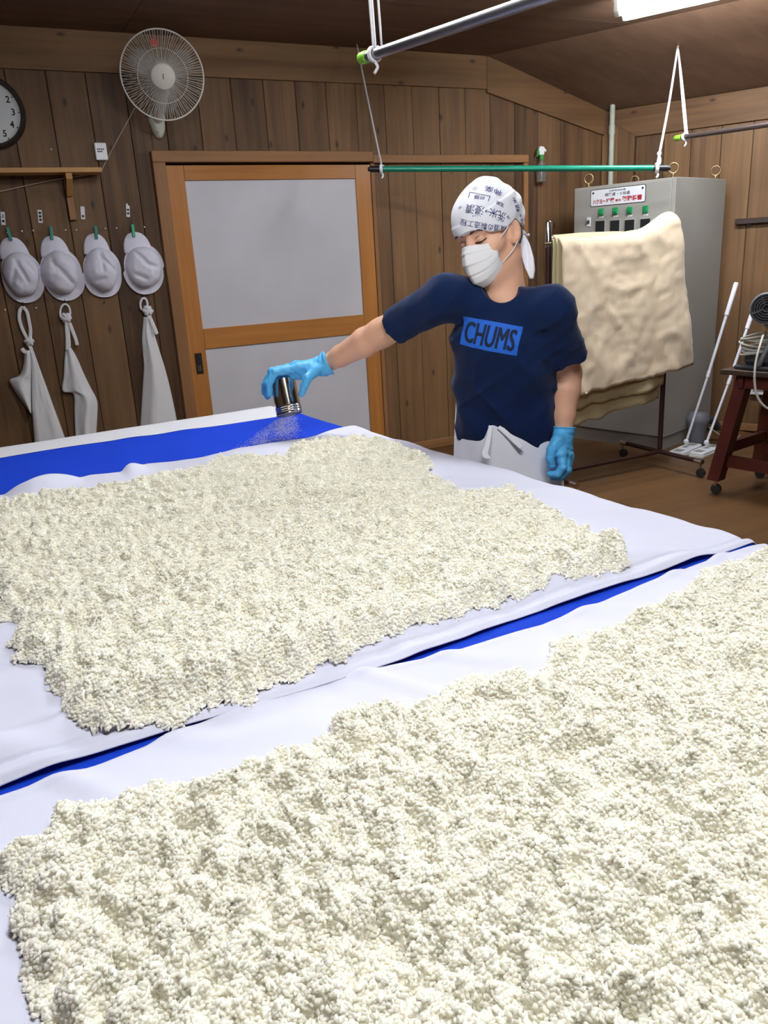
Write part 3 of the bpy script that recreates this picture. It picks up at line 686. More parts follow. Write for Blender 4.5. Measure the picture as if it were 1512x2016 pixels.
def d_head(p):
    q = (p-hc)@HM.T/HS; I = np.eye(3)
    skull = ell(q, (0, -0.012, 0.03), I, (0.077, 0.098, 0.092)); face = ell(q, (0, 0.022, -0.045), I, (0.061, 0.070, 0.088))
    d = smin(skull, face, 0.03); d = smin(d, cap(q, (0, 0.055, -0.112), (0, 0.062, -0.116), 0.024), 0.03)
    d = smin(d, cap(q, (-0.045, 0.0, -0.085), (-0.02, 0.05, -0.113), 0.022), 0.03); d = smin(d, cap(q, (0.045, 0.0, -0.085), (0.02, 0.05, -0.113), 0.022), 0.03)
    d = smin(d, cap(q, (0, 0.086, 0.004), (0, 0.106, -0.042), 0.008, 0.013), 0.012)                      # nose
    d = smin(d, cap(q, (-0.042, 0.074, 0.016), (0.042, 0.074, 0.016), 0.013), 0.016)                      # brow
    for s in (-1, 1):
        d = smax(d, -ell(q, (0.031*s, 0.097, -0.006), I, (0.018, 0.013, 0.010)), 0.008)                    # eye socket
        d = smin(d, ell(q, (0.031*s, 0.0775, -0.007), I, (0.0135, 0.0115, 0.0100)), 0.003)                 # eyeball under its lid
        d = smin(d, cap(q, (0.045*s, 0.055, -0.04), (0.05*s, 0.04, -0.035), 0.018), 0.02)                  # cheekbone
        e = ell(q, (0.079*s, -0.010, -0.022), nE[s], (0.010, 0.021, 0.034)); e = smax(e, -ell(q, (0.089*s, -0.006, -0.019), nE[s], (0.008, 0.012, 0.022)), 0.006)
        d = smin(d, e, 0.006)
    return d*HS
nE = {}
for s in (-1, 1):
    ax = nrm((s*0.86, 0.5, 0)); ay = nrm((-s*0.5, 0.86, 0.2)); az = np.cross(ax, ay); nE[s] = np.array([ax, nrm(ay), az])
neck0 = hp_(0, -0.025, -0.07); neck1 = nk + U_*-0.02
pl_, pr_ = pel + L_*0.075, pel - L_*0.075
fl, fr_ = np.array([pl_[0]+0.03, pl_[1]+0.0, 0.05]), np.array([pr_[0]+0.03, pr_[1]+0.03, 0.05])
kl, kr = (pl_+fl)/2 + np.array([-0.03, -0.02, 0.02]), (pr_+fr_)/2 + np.array([-0.03, -0.02, 0.02])
toe = np.array([-0.13, -0.10, -0.02])
# right hand over the tin, left hand hanging half closed
RH = dict(w=(636,720,2.46), m=[(588,724,2.44),(584,721,2.465),(585,723,2.49),(590,728,2.512)], q=[(541,733,2.428),(536,731,2.46),(535,733,2.49),(545,737,2.522)],
          d=[(529,755,2.430),(526,756,2.465),(522,757,2.50),(535,758,2.535)], t=[(530,776,2.440),(527,780,2.47),(521,773,2.505),(534,774,2.54)],
          th=[(619,730,2.43),(605,745,2.41),(599,760,2.415),(594,775,2.425)])
LH = dict(w=(1108,850,2.31), m=[(1105,893,2.270),(1113,897,2.292),(1118,900,2.314),(1119,902,2.334)], q=[(1108,921,2.262),(1115,926,2.285),(1117,927,2.308),(1115,925,2.328)],
          d=[(1097,934,2.268),(1102,939,2.292),(1105,939,2.312),(1104,935,2.330)], t=[(1084,934,2.275),(1088,939,2.298),(1092,938,2.316),(1094,934,2.330)],
          th=[(1097,868,2.275),(1086,886,2.262),(1083,902,2.262),(1086,916,2.266)])
for H_ in (RH, LH):
    for k_ in H_: H_[k_] = np.array([atd(*v) for v in H_[k_]]) if isinstance(H_[k_], list) else atd(*H_[k_])
def d_hand(p, H, g=0.0):
    d = None
    for i in range(4):
        fr0 = 0.0098 if i < 3 else 0.0085
        c = cap(p, H['w'], H['m'][i], 0.022+g, 0.0145+g); d = c if d is None else smin(d, c, 0.012)
    for i in range(3): d = smin(d, cap(p, H['m'][i], H['m'][i+1], 0.0145+g), 0.008)
    d = smin(d, cap(p, H['w'], H['th'][0], 0.02+g, 0.016+g), 0.01)
    for i in range(4):
        r = (0.0115 if i < 3 else 0.0100)+g; f = chain(p, [H['m'][i], H['q'][i], H['d'][i], H['t'][i]], [r+0.002, r, r*0.93, r*0.82], 0.003)
        d = smin(d, f, 0.005)
    t = chain(p, list(H['th']), [0.016+g, 0.0135+g, 0.0115+g, 0.0095+g], 0.004); return smin(d, t, 0.010)
def d_arm(p, a, b, c, off=0.0):
    d = cap(p, a, b, 0.050+off, 0.041+off); m = b+(c-b)*0.28; m2 = b + (c-b)*0.72
    d = smin(d, chain(p, [b, m, m2, c], [0.040+off, 0.0425+off, 0.032+off, 0.0245+off], 0.01), 0.02); return d
def d_body(p):
    d = d_head(p); d = smin(d, cap(p, neck0, neck1, 0.056, 0.060), 0.025)
    t, _ = stack(p, TT, TAA, TBB, -0.020); tz = (p-pel)@U_/TL
    t = smax(t, (tz-1.02)*TL, 0.02); t = smax(t, (-0.28-tz)*TL, 0.02); d = smin(d, t, 0.03)
    for a, b, c, H in ((rsh, rel_, rwr, RH), (lsh, lel, lwr, LH)):
        d = smin(d, d_arm(p, a, b, c), 0.03); d = smin(d, d_hand(p, H, -0.002), 0.01)
    for a, k, f in ((pl_, kl, fl), (pr_, kr, fr_)):
        d = smin(d, chain(p, [a, k, f], [0.068, 0.056, 0.036], 0.02), 0.03); d = smin(d, cap(p, f, f+toe, 0.036, 0.03), 0.02)
    return np.maximum(d, 0.006-p[:, 2])
bb = np.array([pel, nk, rsh, lsh, rwr, RH['t'][2], lwr, hc, fl, fr_, fr_+toe, fl+toe]); 
man, bvh_body = sdf_obj('person', d_body, bb.min(0)-0.17, bb.max(0)+0.20, 0.0038, 'skin', None, 1, label='man in a navy T-shirt, white bandana and mask leaning over the table, shaking a tin', cat='person')

# T-shirt
cuffR, cuffL = atd(779, 641, 2.305), atd(1115, 706, 2.255)
def folds(p):
    q = (p-pel)@TM.T; w = 0.0045*np.sin(q[:,0]*34+q[:,2]*30+3*vnoise(q[:,0]*6, q[:,2]*6, q[:,1]*6, 3))*sstep(0.32, 0.05, q[:,2])
    w = w + 0.006*vnoise(q[:,0]*13+q[:,2]*9, q[:,2]*5, q[:,1]*10, 14) + 0.0035*vnoise(q[:,0]*26, q[:,2]*18, q[:,1]*26, 15)
    w = w + 0.003*np.sin(np.linalg.norm(p-rsh, axis=1)*95+2*vnoise(q[:,0]*9, q[:,2]*9, q[:,1]*9, 5))*np.exp(-(np.linalg.norm(p-(rsh-U_*0.05+L_*0.03), axis=1)/0.07)**2)
    rdg = lambda a, b, sd: (1-np.abs(vnoise(a, b, q[:,1]*4, sd)))**5
    w = w - 0.0045*rdg((q[:,0]+q[:,2])*14, (q[:,0]-q[:,2])*5, 61)*sstep(0.42, 0.25, q[:,2]) - 0.004*rdg((q[:,0]-1.3*q[:,2])*15, (q[:,0]*1.3+q[:,2])*5, 62)*sstep(0.02, 0.15, q[:,2])
    return w
def d_shirt(p):
    d, tz = stack(p, TT, TAA, TBB, 0.004)
    d = smax(d, (tz-1.0)*TL, 0.02)
    for a, c, b in ((rsh, cuffR, rel_), (lsh, cuffL, lel)):
        ax = nrm(c-a); s = cap(p, a, c+ax*0.06, 0.058, 0.053); cx_ = nrm(ax*0.45 + cdir(0.05, 1, 0.25)*0.55) if c is cuffL else ax; s = np.maximum(s, (p-c)@cx_ - 0.004*np.sin(((p-c)@U_)*60)); d = smin(d, s, 0.035)
    d = smin(d, cap(p, nk-U_*0.03-L_*0.02, lsh+U_*0.01, 0.05, 0.052), 0.03); d = smin(d, cap(p, nk-U_*0.03+L_*0.02, rsh+U_*0.01, 0.05, 0.052), 0.03)
    d = d + folds(p)
    hem = 0.052 - tz*TL - 0.60*((p-pel)@F_) + 0.006*np.sin(((p-pel)@L_)*18+1.2) ; d = np.maximum(d, hem)
    ncut = cap(p, nk+U_*0.16-F_*0.01, nk+U_*0.062+F_*0.045, 0.062, 0.056); d = np.maximum(d, -ncut)
    return np.maximum(d, -(d+0.007))
bs = np.array([pel, nk, cuffR, cuffL]); shirt, bvh_shirt = sdf_obj('shirt', d_shirt, bs.min(0)-0.2, bs.max(0)+0.16, 0.0036, 'navy_cotton', man, 1, label='navy short-sleeved T-shirt')

# apron tied round the waist, trousers and shoes
dn = np.array([0, 0, -1.0])
def d_apron(p):
    z = pel[2]+0.11 - p[:, 2]; c = pel + U_*0.0; k = np.clip(z/0.6, 0, 1); x = p - c; x = x - dn*(x@dn)[:, None]
    Lh = nrm(L_-dn*(L_@dn)); Fh = nrm(F_-dn*(F_@dn))
    a = 0.155+0.03*k; b = 0.125+0.035*k; th = np.arctan2(x@Fh/b, x@Lh/a)
    d = (np.sqrt((x@Lh/a)**2+(x@Fh/b)**2)-1)*np.minimum(a, b)
    d = d + (0.002+0.006*k)*np.sin(th*7+2.0*np.sin(th*2+1))*sstep(0.02, 0.3, z) + 0.0015*vnoise(p[:,0]*15, p[:,1]*15, p[:,2]*7, 31)
    d = np.maximum(d, -(d+0.011)); d = np.maximum(d, -z-0.0 + 0.012*np.cos(th)); return np.maximum(d, z-0.56)
apr, bvh_apron = sdf_obj('apron', d_apron, (pel[0]-0.3, pel[1]-0.3, pel[2]-0.52), (pel[0]+0.3, pel[1]+0.3, pel[2]+0.17), 0.0045, 'apron_cotton', man, 1, label='white waist apron')
def d_trs(p):
    d = None
    for a, k, f in ((pl_, kl, fl), (pr_, kr, fr_)):
        c = chain(p, [a-U_*0.02, k, f+np.array([0,0,0.02])], [0.080, 0.072, 0.066], 0.02); d = c if d is None else smin(d, c, 0.02)
    t, tz = stack(p, TT, TAA, TBB, -0.016); d = smin(d, np.maximum(np.maximum(t, (tz-0.12)*TL), (-0.3-tz)*TL), 0.03)
    d = np.maximum(d, 0.06-p[:, 2]); return d
sdf_obj('trousers', d_trs, (pel[0]-0.25, pel[1]-0.25, 0.03), (pel[0]+0.28, pel[1]+0.28, pel[2]+0.12), 0.006, 'trousers', man, 2, label='white work trousers')
for f in (fl, fr_):
    def d_shoe(p, f=f):
        d = smin(cap(p, f+np.array([0.03,0.02,-0.005]), f+toe*1.15+np.array([0,0,-0.008]), 0.05, 0.043), cap(p, f, f+np.array([0,0,0.05]), 0.05, 0.05), 0.03); return np.maximum(d, 0.001-p[:, 2])
    sdf_obj('shoe', d_shoe, np.minimum(f, f+toe)-0.09, np.maximum(f, f+toe)+0.11, 0.006, 'shoe_white', man, 2)
def surf(bvh, p, d):                      # hit a surface going along d
    h = bvh.ray_cast(Vector(p - np.asarray(d)*0.3), Vector(d)); return None if h[0] is None else np.array(h[0])
def on_apron(u, v, off=0.004):
    d = nrm(ray(u, v)); h = bvh_apron.ray_cast(Vector(CAMP), Vector(d)); return np.array(h[0]) - d*off if h[0] is not None else atd(u, v, 2.28)
adep = min(float((on_apron(a, b, 0)-CAMP)@R[:, 2]) for a, b in ((950,860),(965,870),(985,862),(1010,866),(1024,880),(960,900)))
for pts, w in (([(966,838),(963,858),(959,878),(955,894),(961,904)], [0.012,0.013,0.015,0.019,0.022]), ([(982,840),(997,853),(1012,867),(1028,883)], [0.013,0.014,0.015,0.012])):
    q = spline([atd(a, b, adep-0.004-0.003*k_) for k_, (a, b) in enumerate(pts)], 14); G().ribbon(q, nrm(np.cross(q[-1]-q[0], ray(990, 870))), np.interp(np.linspace(0,1,14), np.linspace(0,1,len(w)), w), 0.002).obj('apron_tie', 'apron_cotton', apr, True)

# gloves
for H, w0, el in ((RH, rwr, rel_), (LH, lwr, lel)):
    ax = nrm(el-w0); cuf = w0 + ax*0.005
    vd = nrm(w0-CAMP); axc = nrm(ax-0.9*vd*(ax@vd)) if H is RH else ax
    def d_glove(p, H=H, cuf=cuf, ax=ax, w0=w0, axc=axc):
        d = d_hand(p, H, 0.0008); along = (p-cuf)@ax
        c = cap(p, H['w'], cuf+ax*0.03, 0.031, 0.044); c = c + 0.0012*np.sin(along*420)*sstep(-0.05, -0.01, along); d = smin(d, c, 0.012)
        if H is RH: d = smin(d, cap(p, atd(612, 735, 2.45), atd(558, 738, 2.47), 0.019, 0.016), 0.012)
        d = d + 0.0006*np.sin(along*300+3*vnoise(p[:,0]*40, p[:,1]*40, p[:,2]*40, 2))
        d = np.maximum(d, (p-cuf)@axc-0.010-0.003*np.sin(((p-cuf)@np.array([0.3,0.4,0.8]))*90)); return d
    allp = np.vstack([H['m'], H['q'], H['d'], H['t'], H['th'], [cuf+ax*0.02]])
    sdf_obj('glove', d_glove, allp.min(0)-0.045, allp.max(0)+0.045, 0.0019, 'glove_nitrile', man, 1, label='blue nitrile glove')

# bandana: cloth over the skull, knot and tails behind the ear
I3 = np.eye(3)
def d_band(p):
    q = (p-hc)@HM.T/HS; d = ell(q, (0, -0.014, 0.034), I3, (0.0885, 0.120, 0.103)); 
    d = smin(d, cap(q, (0, -0.02, 0.105), (0, -0.03, 0.112), 0.02), 0.05)
    bandz = q[:, 2] - (0.060+0.10*q[:, 0] - 0.16*(q[:, 1]-0.02)); d = d - 0.0028*sstep(0.002, -0.002, bandz)
    d = d + 0.0022*vnoise(q[:,0]*22, q[:,1]*22, q[:,2]*34, 41) + 0.0016*np.sin(q[:,2]*160+q[:,1]*60+3*vnoise(q[:,0]*14, q[:,1]*14, q[:,2]*14, 8))*sstep(0.02, -0.06, q[:,1])
    low = np.interp(q[:, 1], [-0.12, -0.05, -0.02, 0.03, 0.06, 0.10], [-0.03, -0.012, 0.010, -0.008, -0.002, 0.019]) + 0.003*np.sin(q[:,0]*40) + 0.014*sstep(-0.01, -0.06, q[:,0])*sstep(0.0, 0.03, q[:,1])
    d = np.maximum(d, low-q[:, 2]); return np.maximum(d, -(d+0.006))*HS
band, bvh_band = sdf_obj('bandana', d_band, hc-0.16, hc+0.17, 0.0024, 'bandana_cotton', man, 1, label='white bandana with indigo writing tied over the head')
kn = atd(1027, 463, 2.20)
G().ball(kn, (0.013, 0.012, 0.015)).obj('knot', 'bandana_cotton', band, True)
def tail(pts, w, dep):
    q = spline([atd(u, v, d) for (u, v), d in zip(pts, dep)], 20); wd = cdir(0.9, 0.25, -0.35)
    P = []
    ww = np.interp(np.linspace(0,1,20), np.linspace(0,1,len(w)), w)
    for i in range(20):
        a = np.linspace(-0.5, 0.5, 9); P.append(q[i] + a[:,None]*ww[i]*wd + (0.005*np.cos(a*9+i*0.3)*min(1, i/5))[:,None]*cdir(0.2,0,-1))
    G().grid(np.array(P), 0.0016).obj('tail', 'bandana_cotton', band, True)
tail([(1029,462),(1033,478),(1038,505),(1043,530),(1047,549)], [0.012,0.022,0.032,0.030,0.012], [2.185,2.165,2.155,2.15,2.15])
tail([(1027,464),(1028,480),(1031,498),(1034,508)], [0.012,0.022,0.026,0.022], [2.195,2.18,2.175,2.17])
tail([(1028,462),(1036,461),(1040,465)], [0.012,0.014,0.010], [2.19,2.18,2.18])

# hair below the cloth, brows and lowered lids
def d_hair(p):
    q = (p-hc)@HM.T/HS; d = ell(q, (0, -0.014, 0.028), I3, (0.0805, 0.1015, 0.094)); d = smin(d, ell(q, (0, -0.035, -0.03), I3, (0.066, 0.07, 0.06)), 0.02)
    side = np.where(q[:, 1] > -0.012, -0.030-q[:, 2], -0.075-q[:, 2]); d = np.maximum(d, side); d = np.maximum(d, q[:, 1]-0.016-0.3*(q[:,2]-0.0)); 
    return np.maximum(d, q[:, 2]-0.045)*HS
sdf_obj('hair', d_hair, hc-0.14, hc+0.14, 0.003, 'hair_black', man, 1, label='short black hair')
def face_pt(x, z, off=0.001):
    o = hp_(x, 0.25, z); h = bvh_body.ray_cast(Vector(o), Vector(-hf)); return np.array(h[0]) + hf*off if h[0] is not None else hp_(x, 0.08, z)
for s in (-1, 1):
    pts = spline([face_pt(s*x, z, 0.0015) for x, z in ((0.015, 0.014), (0.028, 0.019), (0.042, 0.018), (0.052, 0.012))], 10)
    G().tube(pts, [0.003,0.0042,0.0048,0.0048,0.0046,0.0042,0.0038,0.0032,0.0025,0.0012], 8, flat=0.6).obj('eyebrow', 'brow_dark', man, True)
    pts = spline([face_pt(s*x, z, 0.0006) for x, z in ((0.0175, -0.0125), (0.025, -0.0145), (0.033, -0.0150), (0.041, -0.0135), (0.047, -0.0105))], 12)
    G().tube(pts, np.array([0.0008]+[0.0017]*10+[0.0008]), 6).obj('eyelashes', 'hair_black', man, True)
    pts = spline([face_pt(s*x, z, 0.0000) for x, z in ((0.020, -0.0035), (0.028, 0.0005), (0.036, 0.0005), (0.045, -0.004))], 10)
    G().tube(pts, 0.0006, 6).obj('lid_crease', 'brow_dark', man, True)

# face mask with pleats and ear loops
na, nv = 33, 41; P = np.zeros((nv, na, 3))
for i, v in enumerate(np.linspace(0, 1, nv)):
    for j, a in enumerate(np.linspace(-1.02, 1.02, na)):
        D = np.interp(v, [0, 0.22, 0.45, 0.7, 0.88, 1.0], [0.116, 0.128, 0.131, 0.126, 0.114, 0.094])
        W = np.interp(v, [0, 0.5, 1.0], [0.071, 0.073, 0.064])
        edge = (abs(a)/1.02)**2.2; top = -0.012 - 0.016*(1-math.exp(-(a/0.6)**2)); bot = -0.136 + 0.042*edge
        z = top + (bot-top)*v
        pl = 0.0055*((v*4.3+0.25) % 1.0)*(1-0.4*edge)*(0.12 < v < 0.88) + 0.0012*float(vnoise(a*5, v*9, 0, 3))
        P[i, j] = hp_(W*math.sin(a), D*math.cos(a)*(1-0.12*abs(math.sin(a))) + pl*math.cos(a) - 0.004, z)
mask = G().grid(P[:, ::-1], 0.0012).obj('face_mask', 'mask_fabric', man, True, label='white pleated face mask')
for i0, (ex, ey, ez) in ((2, (0.084, -0.004, 0.008)), (nv-4, (0.083, -0.012, -0.048))):
    for sgn in (1, -1):
        e = P[i0, -1 if sgn > 0 else 0]; o = hp_(ex*sgn, ey, ez); mid = (e+o)/2 + hl*sgn*0.006
        G().tube(spline([e, mid, o], 10), 0.0014, 6).obj('ear_loop', 'mask_fabric', mask, True)

# print on the shirt and on the bandana, laid on the cloth
def subdiv(V, F, n=2):
    V = [tuple(v) for v in V]; F = [t for f in F for t in ([f] if len(f) == 3 else [(f[0], f[i], f[i+1]) for i in range(1, len(f)-1)])]
    for _ in range(n):
        mid = {}; out = []
        def m(a, b):
            k = (min(a, b), max(a, b))
            if k not in mid: mid[k] = len(V); V.append(tuple((np.array(V[a])+np.array(V[b]))/2))
            return mid[k]
        for a, b, c in F: x, y, z = m(a, b), m(b, c), m(c, a); out += [(a, x, z), (x, b, y), (z, y, c), (x, y, z)]
        F = out
    return np.array(V), F
def lay(bvh, V, F, c, r, u, n, m, name, parent, off=0.0009, maxd=0.5):
    r, u, n = nrm(r), nrm(u), nrm(n); out = []
    for x, y, _ in V:
        o = np.asarray(c) + r*x + u*y + n*0.15; h = bvh.ray_cast(Vector(o), Vector(-n), maxd); out.append(np.array(h[0]) + n*off if h[0] is not None else o-n*0.15)
    return G().add(out, F).obj(name, m, parent, False)
def gridpatch(w, h, nx, ny):
    xs, ys = np.linspace(-w/2, w/2, nx), np.linspace(-h/2, h/2, ny); V = [(x, y, 0) for y in ys for x in xs]
    return V, [(j*nx+i, j*nx+i+1, (j+1)*nx+i+1, (j+1)*nx+i) for j in range(ny-1) for i in range(nx-1)]
def cam_hit(bvh, u, v):
    d = nrm(ray(u, v)); h = bvh.ray_cast(Vector(CAMP), Vector(d)); return np.array(h[0]), np.array(h[1])
lc, ln = cam_hit(bvh_shirt, 963, 662); ln = nrm(F_*0.75 + cdir(-0.1, 0, -1)*0.5)
la, lb = cam_hit(bvh_shirt, 910, 650)[0], cam_hit(bvh_shirt, 1017, 672)[0]
lr = nrm(lb-la); lw = np.linalg.norm(lb-la); lu = nrm(np.cross(ln, lr)); lu = lu if lu[2] > 0 else -lu; ln = np.cross(lr, lu)
V, F = gridpatch(lw*1.04, lw*0.50, 40, 20); logo = lay(bvh_shirt, V, F, lc, lr, lu, ln, 'logo_blue', 'logo_patch', shirt, 0.0008)
V, F = text_mesh('CHUMS', 1.0, 0.0, 1.0, spacing=1.0)
V[:,0] -= (V[:,0].min()+V[:,0].max())/2; V[:,1] -= (V[:,1].min()+V[:,1].max())/2; V[:,0] *= lw*0.90/np.ptp(V[:,0]); V[:,1] *= lw*0.36/np.ptp(V[:,1])
V, F = subdiv(V, F, 2); V_ = np.concatenate([V+np.array([d_*lw*0.013, e_*lw*0.006, 0]) for d_, e_ in ((-0.75,-0.7),(0.75,-0.7),(-0.75,0.7),(0.75,0.7),(0,0))]); F_l = [tuple(i+k*len(V) for i in f) for k in range(5) for f in F]; lay(bvh_shirt, V_, F_l, lc, lr, lu, ln, 'logo_navy', 'lettering', shirt, 0.0020)
def band_text(body, u, v, ang, size, flip=True):
    c, n = cam_hit(bvh_band, u, v); V, F = text_mesh(body, size, 0.0, 1.0)
    if not len(V): return
    n = nrm(n); r = cdir(math.cos(ang), math.sin(ang), 0); r = nrm(r-n*(r@n)); up = np.cross(n, r)
    if flip: r, up = -r, -up
    lay(bvh_band, V, F, c, r, up, n, 'print_indigo', 'lettering', band, 0.0010)
for body, u, v, a, s in (('清酒の製造工程', 953, 444, 0.16, 0.0175), ('浸漬', 935, 411, 0.2, 0.025), ('洗米', 980, 421, 0.22, 0.025), ('→', 907, 408, 0.15, 0.016), ('→', 959, 416, 0.2, 0.016), ('→', 1001, 428, 0.3, 0.016),
                         ('神楽', 972, 374, 0.25, 0.024), ('②', 935, 371, 0.0, 0.016), ('①', 980, 382, 0.3, 0.012), ('精米', 1017, 402, 1.1, 0.02), ('仕込', 1024, 372, 0.9, 0.014), ('しんせき', 938, 425, 0.2, 0.006), ('せんまい', 983, 434, 0.22, 0.006), ('吟醸', 944, 388, 0.2, 0.014), ('酒蔵', 985, 401, 0.3, 0.012), ('玄米', 1026, 428, 0.9, 0.012)):
    try: band_text(body, u, v, a, s)
    except Exception as e: print('band text', e)
c, n = cam_hit(bvh_band, 944, 388); r = cdir(math.cos(0.2), math.sin(0.2), 0)
def band_line(pts, w=0.0016):
    q = [cam_hit(bvh_band, a, b)[0] + nrm(-ray(a, b))*0.0006 for a, b in spline([(x, y, 0) for x, y in pts], 24)[:, :2]]
    G().tube(q, w*0.6, 5, flat=0.6).obj('printed_line', 'print_indigo', band)
for L0 in ([(945,363),(975,366),(1000,377),(1020,398),(1034,425)], [(925,378),(965,386)], [(925,378),(922,389)], [(965,386),(961,396)]):
    try: band_line(L0)
    except Exception as e: print('band line', e)

# the tin he shakes
mat('tin', 'd8d6d0', 0.12, 1.0); mat('tin_mesh', 'b3a37c', 0.5, 0.6)
ct, cb_ = atd(556, 748, 2.475), atd(570, 816, 2.475); cax = nrm(cb_-ct); cl = np.linalg.norm(cb_-ct)
tin = thing('shaker_tin', cb_, 'shiny steel shaker tin held upside down in a blue glove', 'tin')
G().lathe([(0.001, 0), (0.037, 0), (0.0388, 0.002), (0.0388, cl*0.74), (0.0388, cl*0.755), (0.0375, cl*0.76), (0.0388, cl*0.765)], ct, cax, 40, caps=False).obj('body', 'tin', tin, 30)
pr = [(0.0388, cl*0.765)]
for k_ in (0.80, 0.86, 0.92): pr += [(0.0392, cl*(k_-0.02)), (0.0405, cl*k_), (0.0392, cl*(k_+0.015))]
G().lathe(pr + [(0.040, cl*0.95), (0.0405, cl*0.985), (0.038, cl*1.0)], ct, cax, 40, caps=False).obj('lid', 'tin', tin, 40)
G().lathe([(0.001, cl*0.985), (0.038, cl*0.985)], ct, cax, 30, caps=False).obj('sieve', 'tin_mesh', tin)
# ------------------------------------------------------------------ things on the back wall
mat('clock_rim', '2c211c', 0.4); mat('clock_face', 'd6d8d6', 0.6); mat('ink', '1c1c1e', 0.7); mat('fan_plastic', 'cfc9bd', 0.45, var=0.06, scale=8); mat('fan_wire', 'd4cdc4', 0.5)
mat('fan_blade', 'a9a6a2', 0.25, alpha=0.28); mat('fan_base', 'c4c6b4', 0.5, var=0.08, scale=12); mat('cord', 'b09a88', 0.7); mat('red_sticker', 'c2574f', 0.6)
mat('tag_paper', 'e0dfe0', 0.8); mat('clip_teal', '1f7f70', 0.4); mat('clip_green', '3fa577', 0.4); mat('pin_white', 'e6e2da', 0.4); cloth_mat('cap_cotton', 'eceaf6', translucent=0.1); cloth_mat('cap_edge', 'eceaee'); cloth_mat('apron_linen', 'eae8ea', translucent=0.08)
mat('brass', '9a8460', 0.35, 0.9); mat('clear_plastic', 'd6d4cf', 0.08, trans=0.85, ior=1.3); mat('spray_green', '3f8f3f', 0.4)
def wfr(u, v, off=0.0):                  # frame on the back wall at a pixel
    p = aty(u, v, YW-off); return Fr(p, (1,0,0), (0,0,1), (0,-1,0))
def flat_text(body, fr, size, m, name, parent, sx=1.0, bold=0.0, x=0.0, y=0.0, z=0.0006, rot=0.0):
    V, F = text_mesh(body, size, bold, sx)
    if not len(V): return None
    c, s_ = math.cos(rot), math.sin(rot); V = np.c_[V[:,0]*c-V[:,1]*s_+x, V[:,0]*s_+V[:,1]*c+y, np.full(len(V), z)]
    return G().add(fr(V), F).obj(name, m, parent)

# wall clock, cut by the left edge of the view
cfm = wfr(-23, 222, 0.0); cr = abs(aty(50,222,YW)[0]-aty(-23,222,YW)[0])
clk = thing('wall_clock', cfm((0,0,0)), 'round wall clock with a dark rim and black numerals, cut by the left edge', 'clock')
G().lathe([(cr*0.6, 0.002), (cr*0.98, 0.002), (cr, 0.012), (cr*0.99, 0.03), (cr*0.93, 0.043), (cr*0.87, 0.04), (cr*0.84, 0.028)], cfm((0,0,0)), (0,-1,0), 56, caps=False).obj('rim', 'clock_rim', clk, 40)
G().lathe([(cr*0.86, 0.02), (cr*0.86, 0.026)], cfm((0,0,0)), (0,-1,0), 48).obj('dial', 'clock_face', clk, 40)
for n_ in range(1, 13):
    a = math.pi/2 - n_*math.pi/6; flat_text(str(n_), cfm, cr*0.25, 'ink', 'numeral', clk, 0.9, 0.006*cr, cr*0.66*math.cos(a), cr*0.66*math.sin(a), 0.0268)
for n_ in range(60):
    if n_ % 5 == 0:
        a = n_*math.pi/30; c, s_ = math.cos(a), math.sin(a); fr = Fr(cfm((cr*0.81*c, cr*0.81*s_, 0.0262)), (c,0,s_), (-s_,0,c), (0,-1,0)); G().box((-0.004,-0.0025,0), (0.004,0.0025,0.001), fr).obj('minute_mark', 'ink', clk)
for ln_, w, a in ((cr*0.5, 0.010, 2.6), (cr*0.72, 0.007, 1.9)):
    c, s_ = math.cos(a), math.sin(a); G().prism([(-0.02, -w/2), (ln_, -w/4), (ln_, w/4), (-0.02, w/2)], Fr(cfm((0,0,0.028)), (c,0,s_), (-s_,0,c), (0,-1,0)), 0, 0.0015).obj('hand', 'ink', clk)

# wall fan
fc = aty(320, 149, YW-0.30); fax = nrm(CAMP - fc + np.array([0.25, 0, -0.35])); fR = 0.2150
fan = thing('wall_fan', aty(306, 240, YW), 'white wall-mounted electric fan with a round wire guard, above the shelf end', 'fan')
fx, fy_ = perp(fax); fpt = lambda r, a, h: fc + fax*h + r*(math.cos(a)*fx + math.sin(a)*fy_)
grd = G(); 
for i in range(96):
    a = i*2*math.pi/96; tw = 0.10
    grd.tube([fpt(r, a+tw*(1-r/fR), 0.045*(1-(r/fR)**2.2)) for r in (0.058, 0.10, 0.14, 0.18, 0.205, fR)], 0.00115, 4, False)
for r, h in ((0.058, 0.0448), (0.13, 0.031)): grd.tube([fpt(r, a, h) for a in np.linspace(0, 2*math.pi, 49)[:-1]], 0.0015, 4, closed=True)
grd.obj('front_guard', 'fan_wire', fan, True, kind='stuff')
grd = G()
for i in range(60):
    a = i*2*math.pi/60; grd.tube([fpt(r, a, -0.075*(1-(r/fR)**2.5)) for r in (0.07, 0.12, 0.17, 0.20, fR)], 0.0010, 4, False)
grd.obj('rear_guard', 'fan_wire', fan, True, kind='stuff')
G().tube([fpt(fR, a, 0) for a in np.linspace(0, 2*math.pi, 73)[:-1]], 0.0042, 8, closed=True).obj('rim', 'fan_wire', fan, True)
G().lathe([(0.001, 0.054), (0.05, 0.054), (0.061, 0.048), (0.063, 0.040)], fc, fax, 32, caps=False).obj('badge', 'fan_plastic', fan, 40)
G().box((-0.002,-0.013,0), (0.002,0.013,0.0008), Fr(fc+fax*0.0542, fx, fy_, fax)).obj('badge_mark', 'ink', fan)
G().lathe([(0.001, 0.0), (0.02, 0.0)], fpt(0.155, math.atan2(float(np.dot(fy_, cdir(-0.12,-0.42,0))), float(np.dot(fx, cdir(-0.12,-0.42,0)))), 0.026), fax, 20, caps=False).obj('sticker', 'red_sticker', fan)
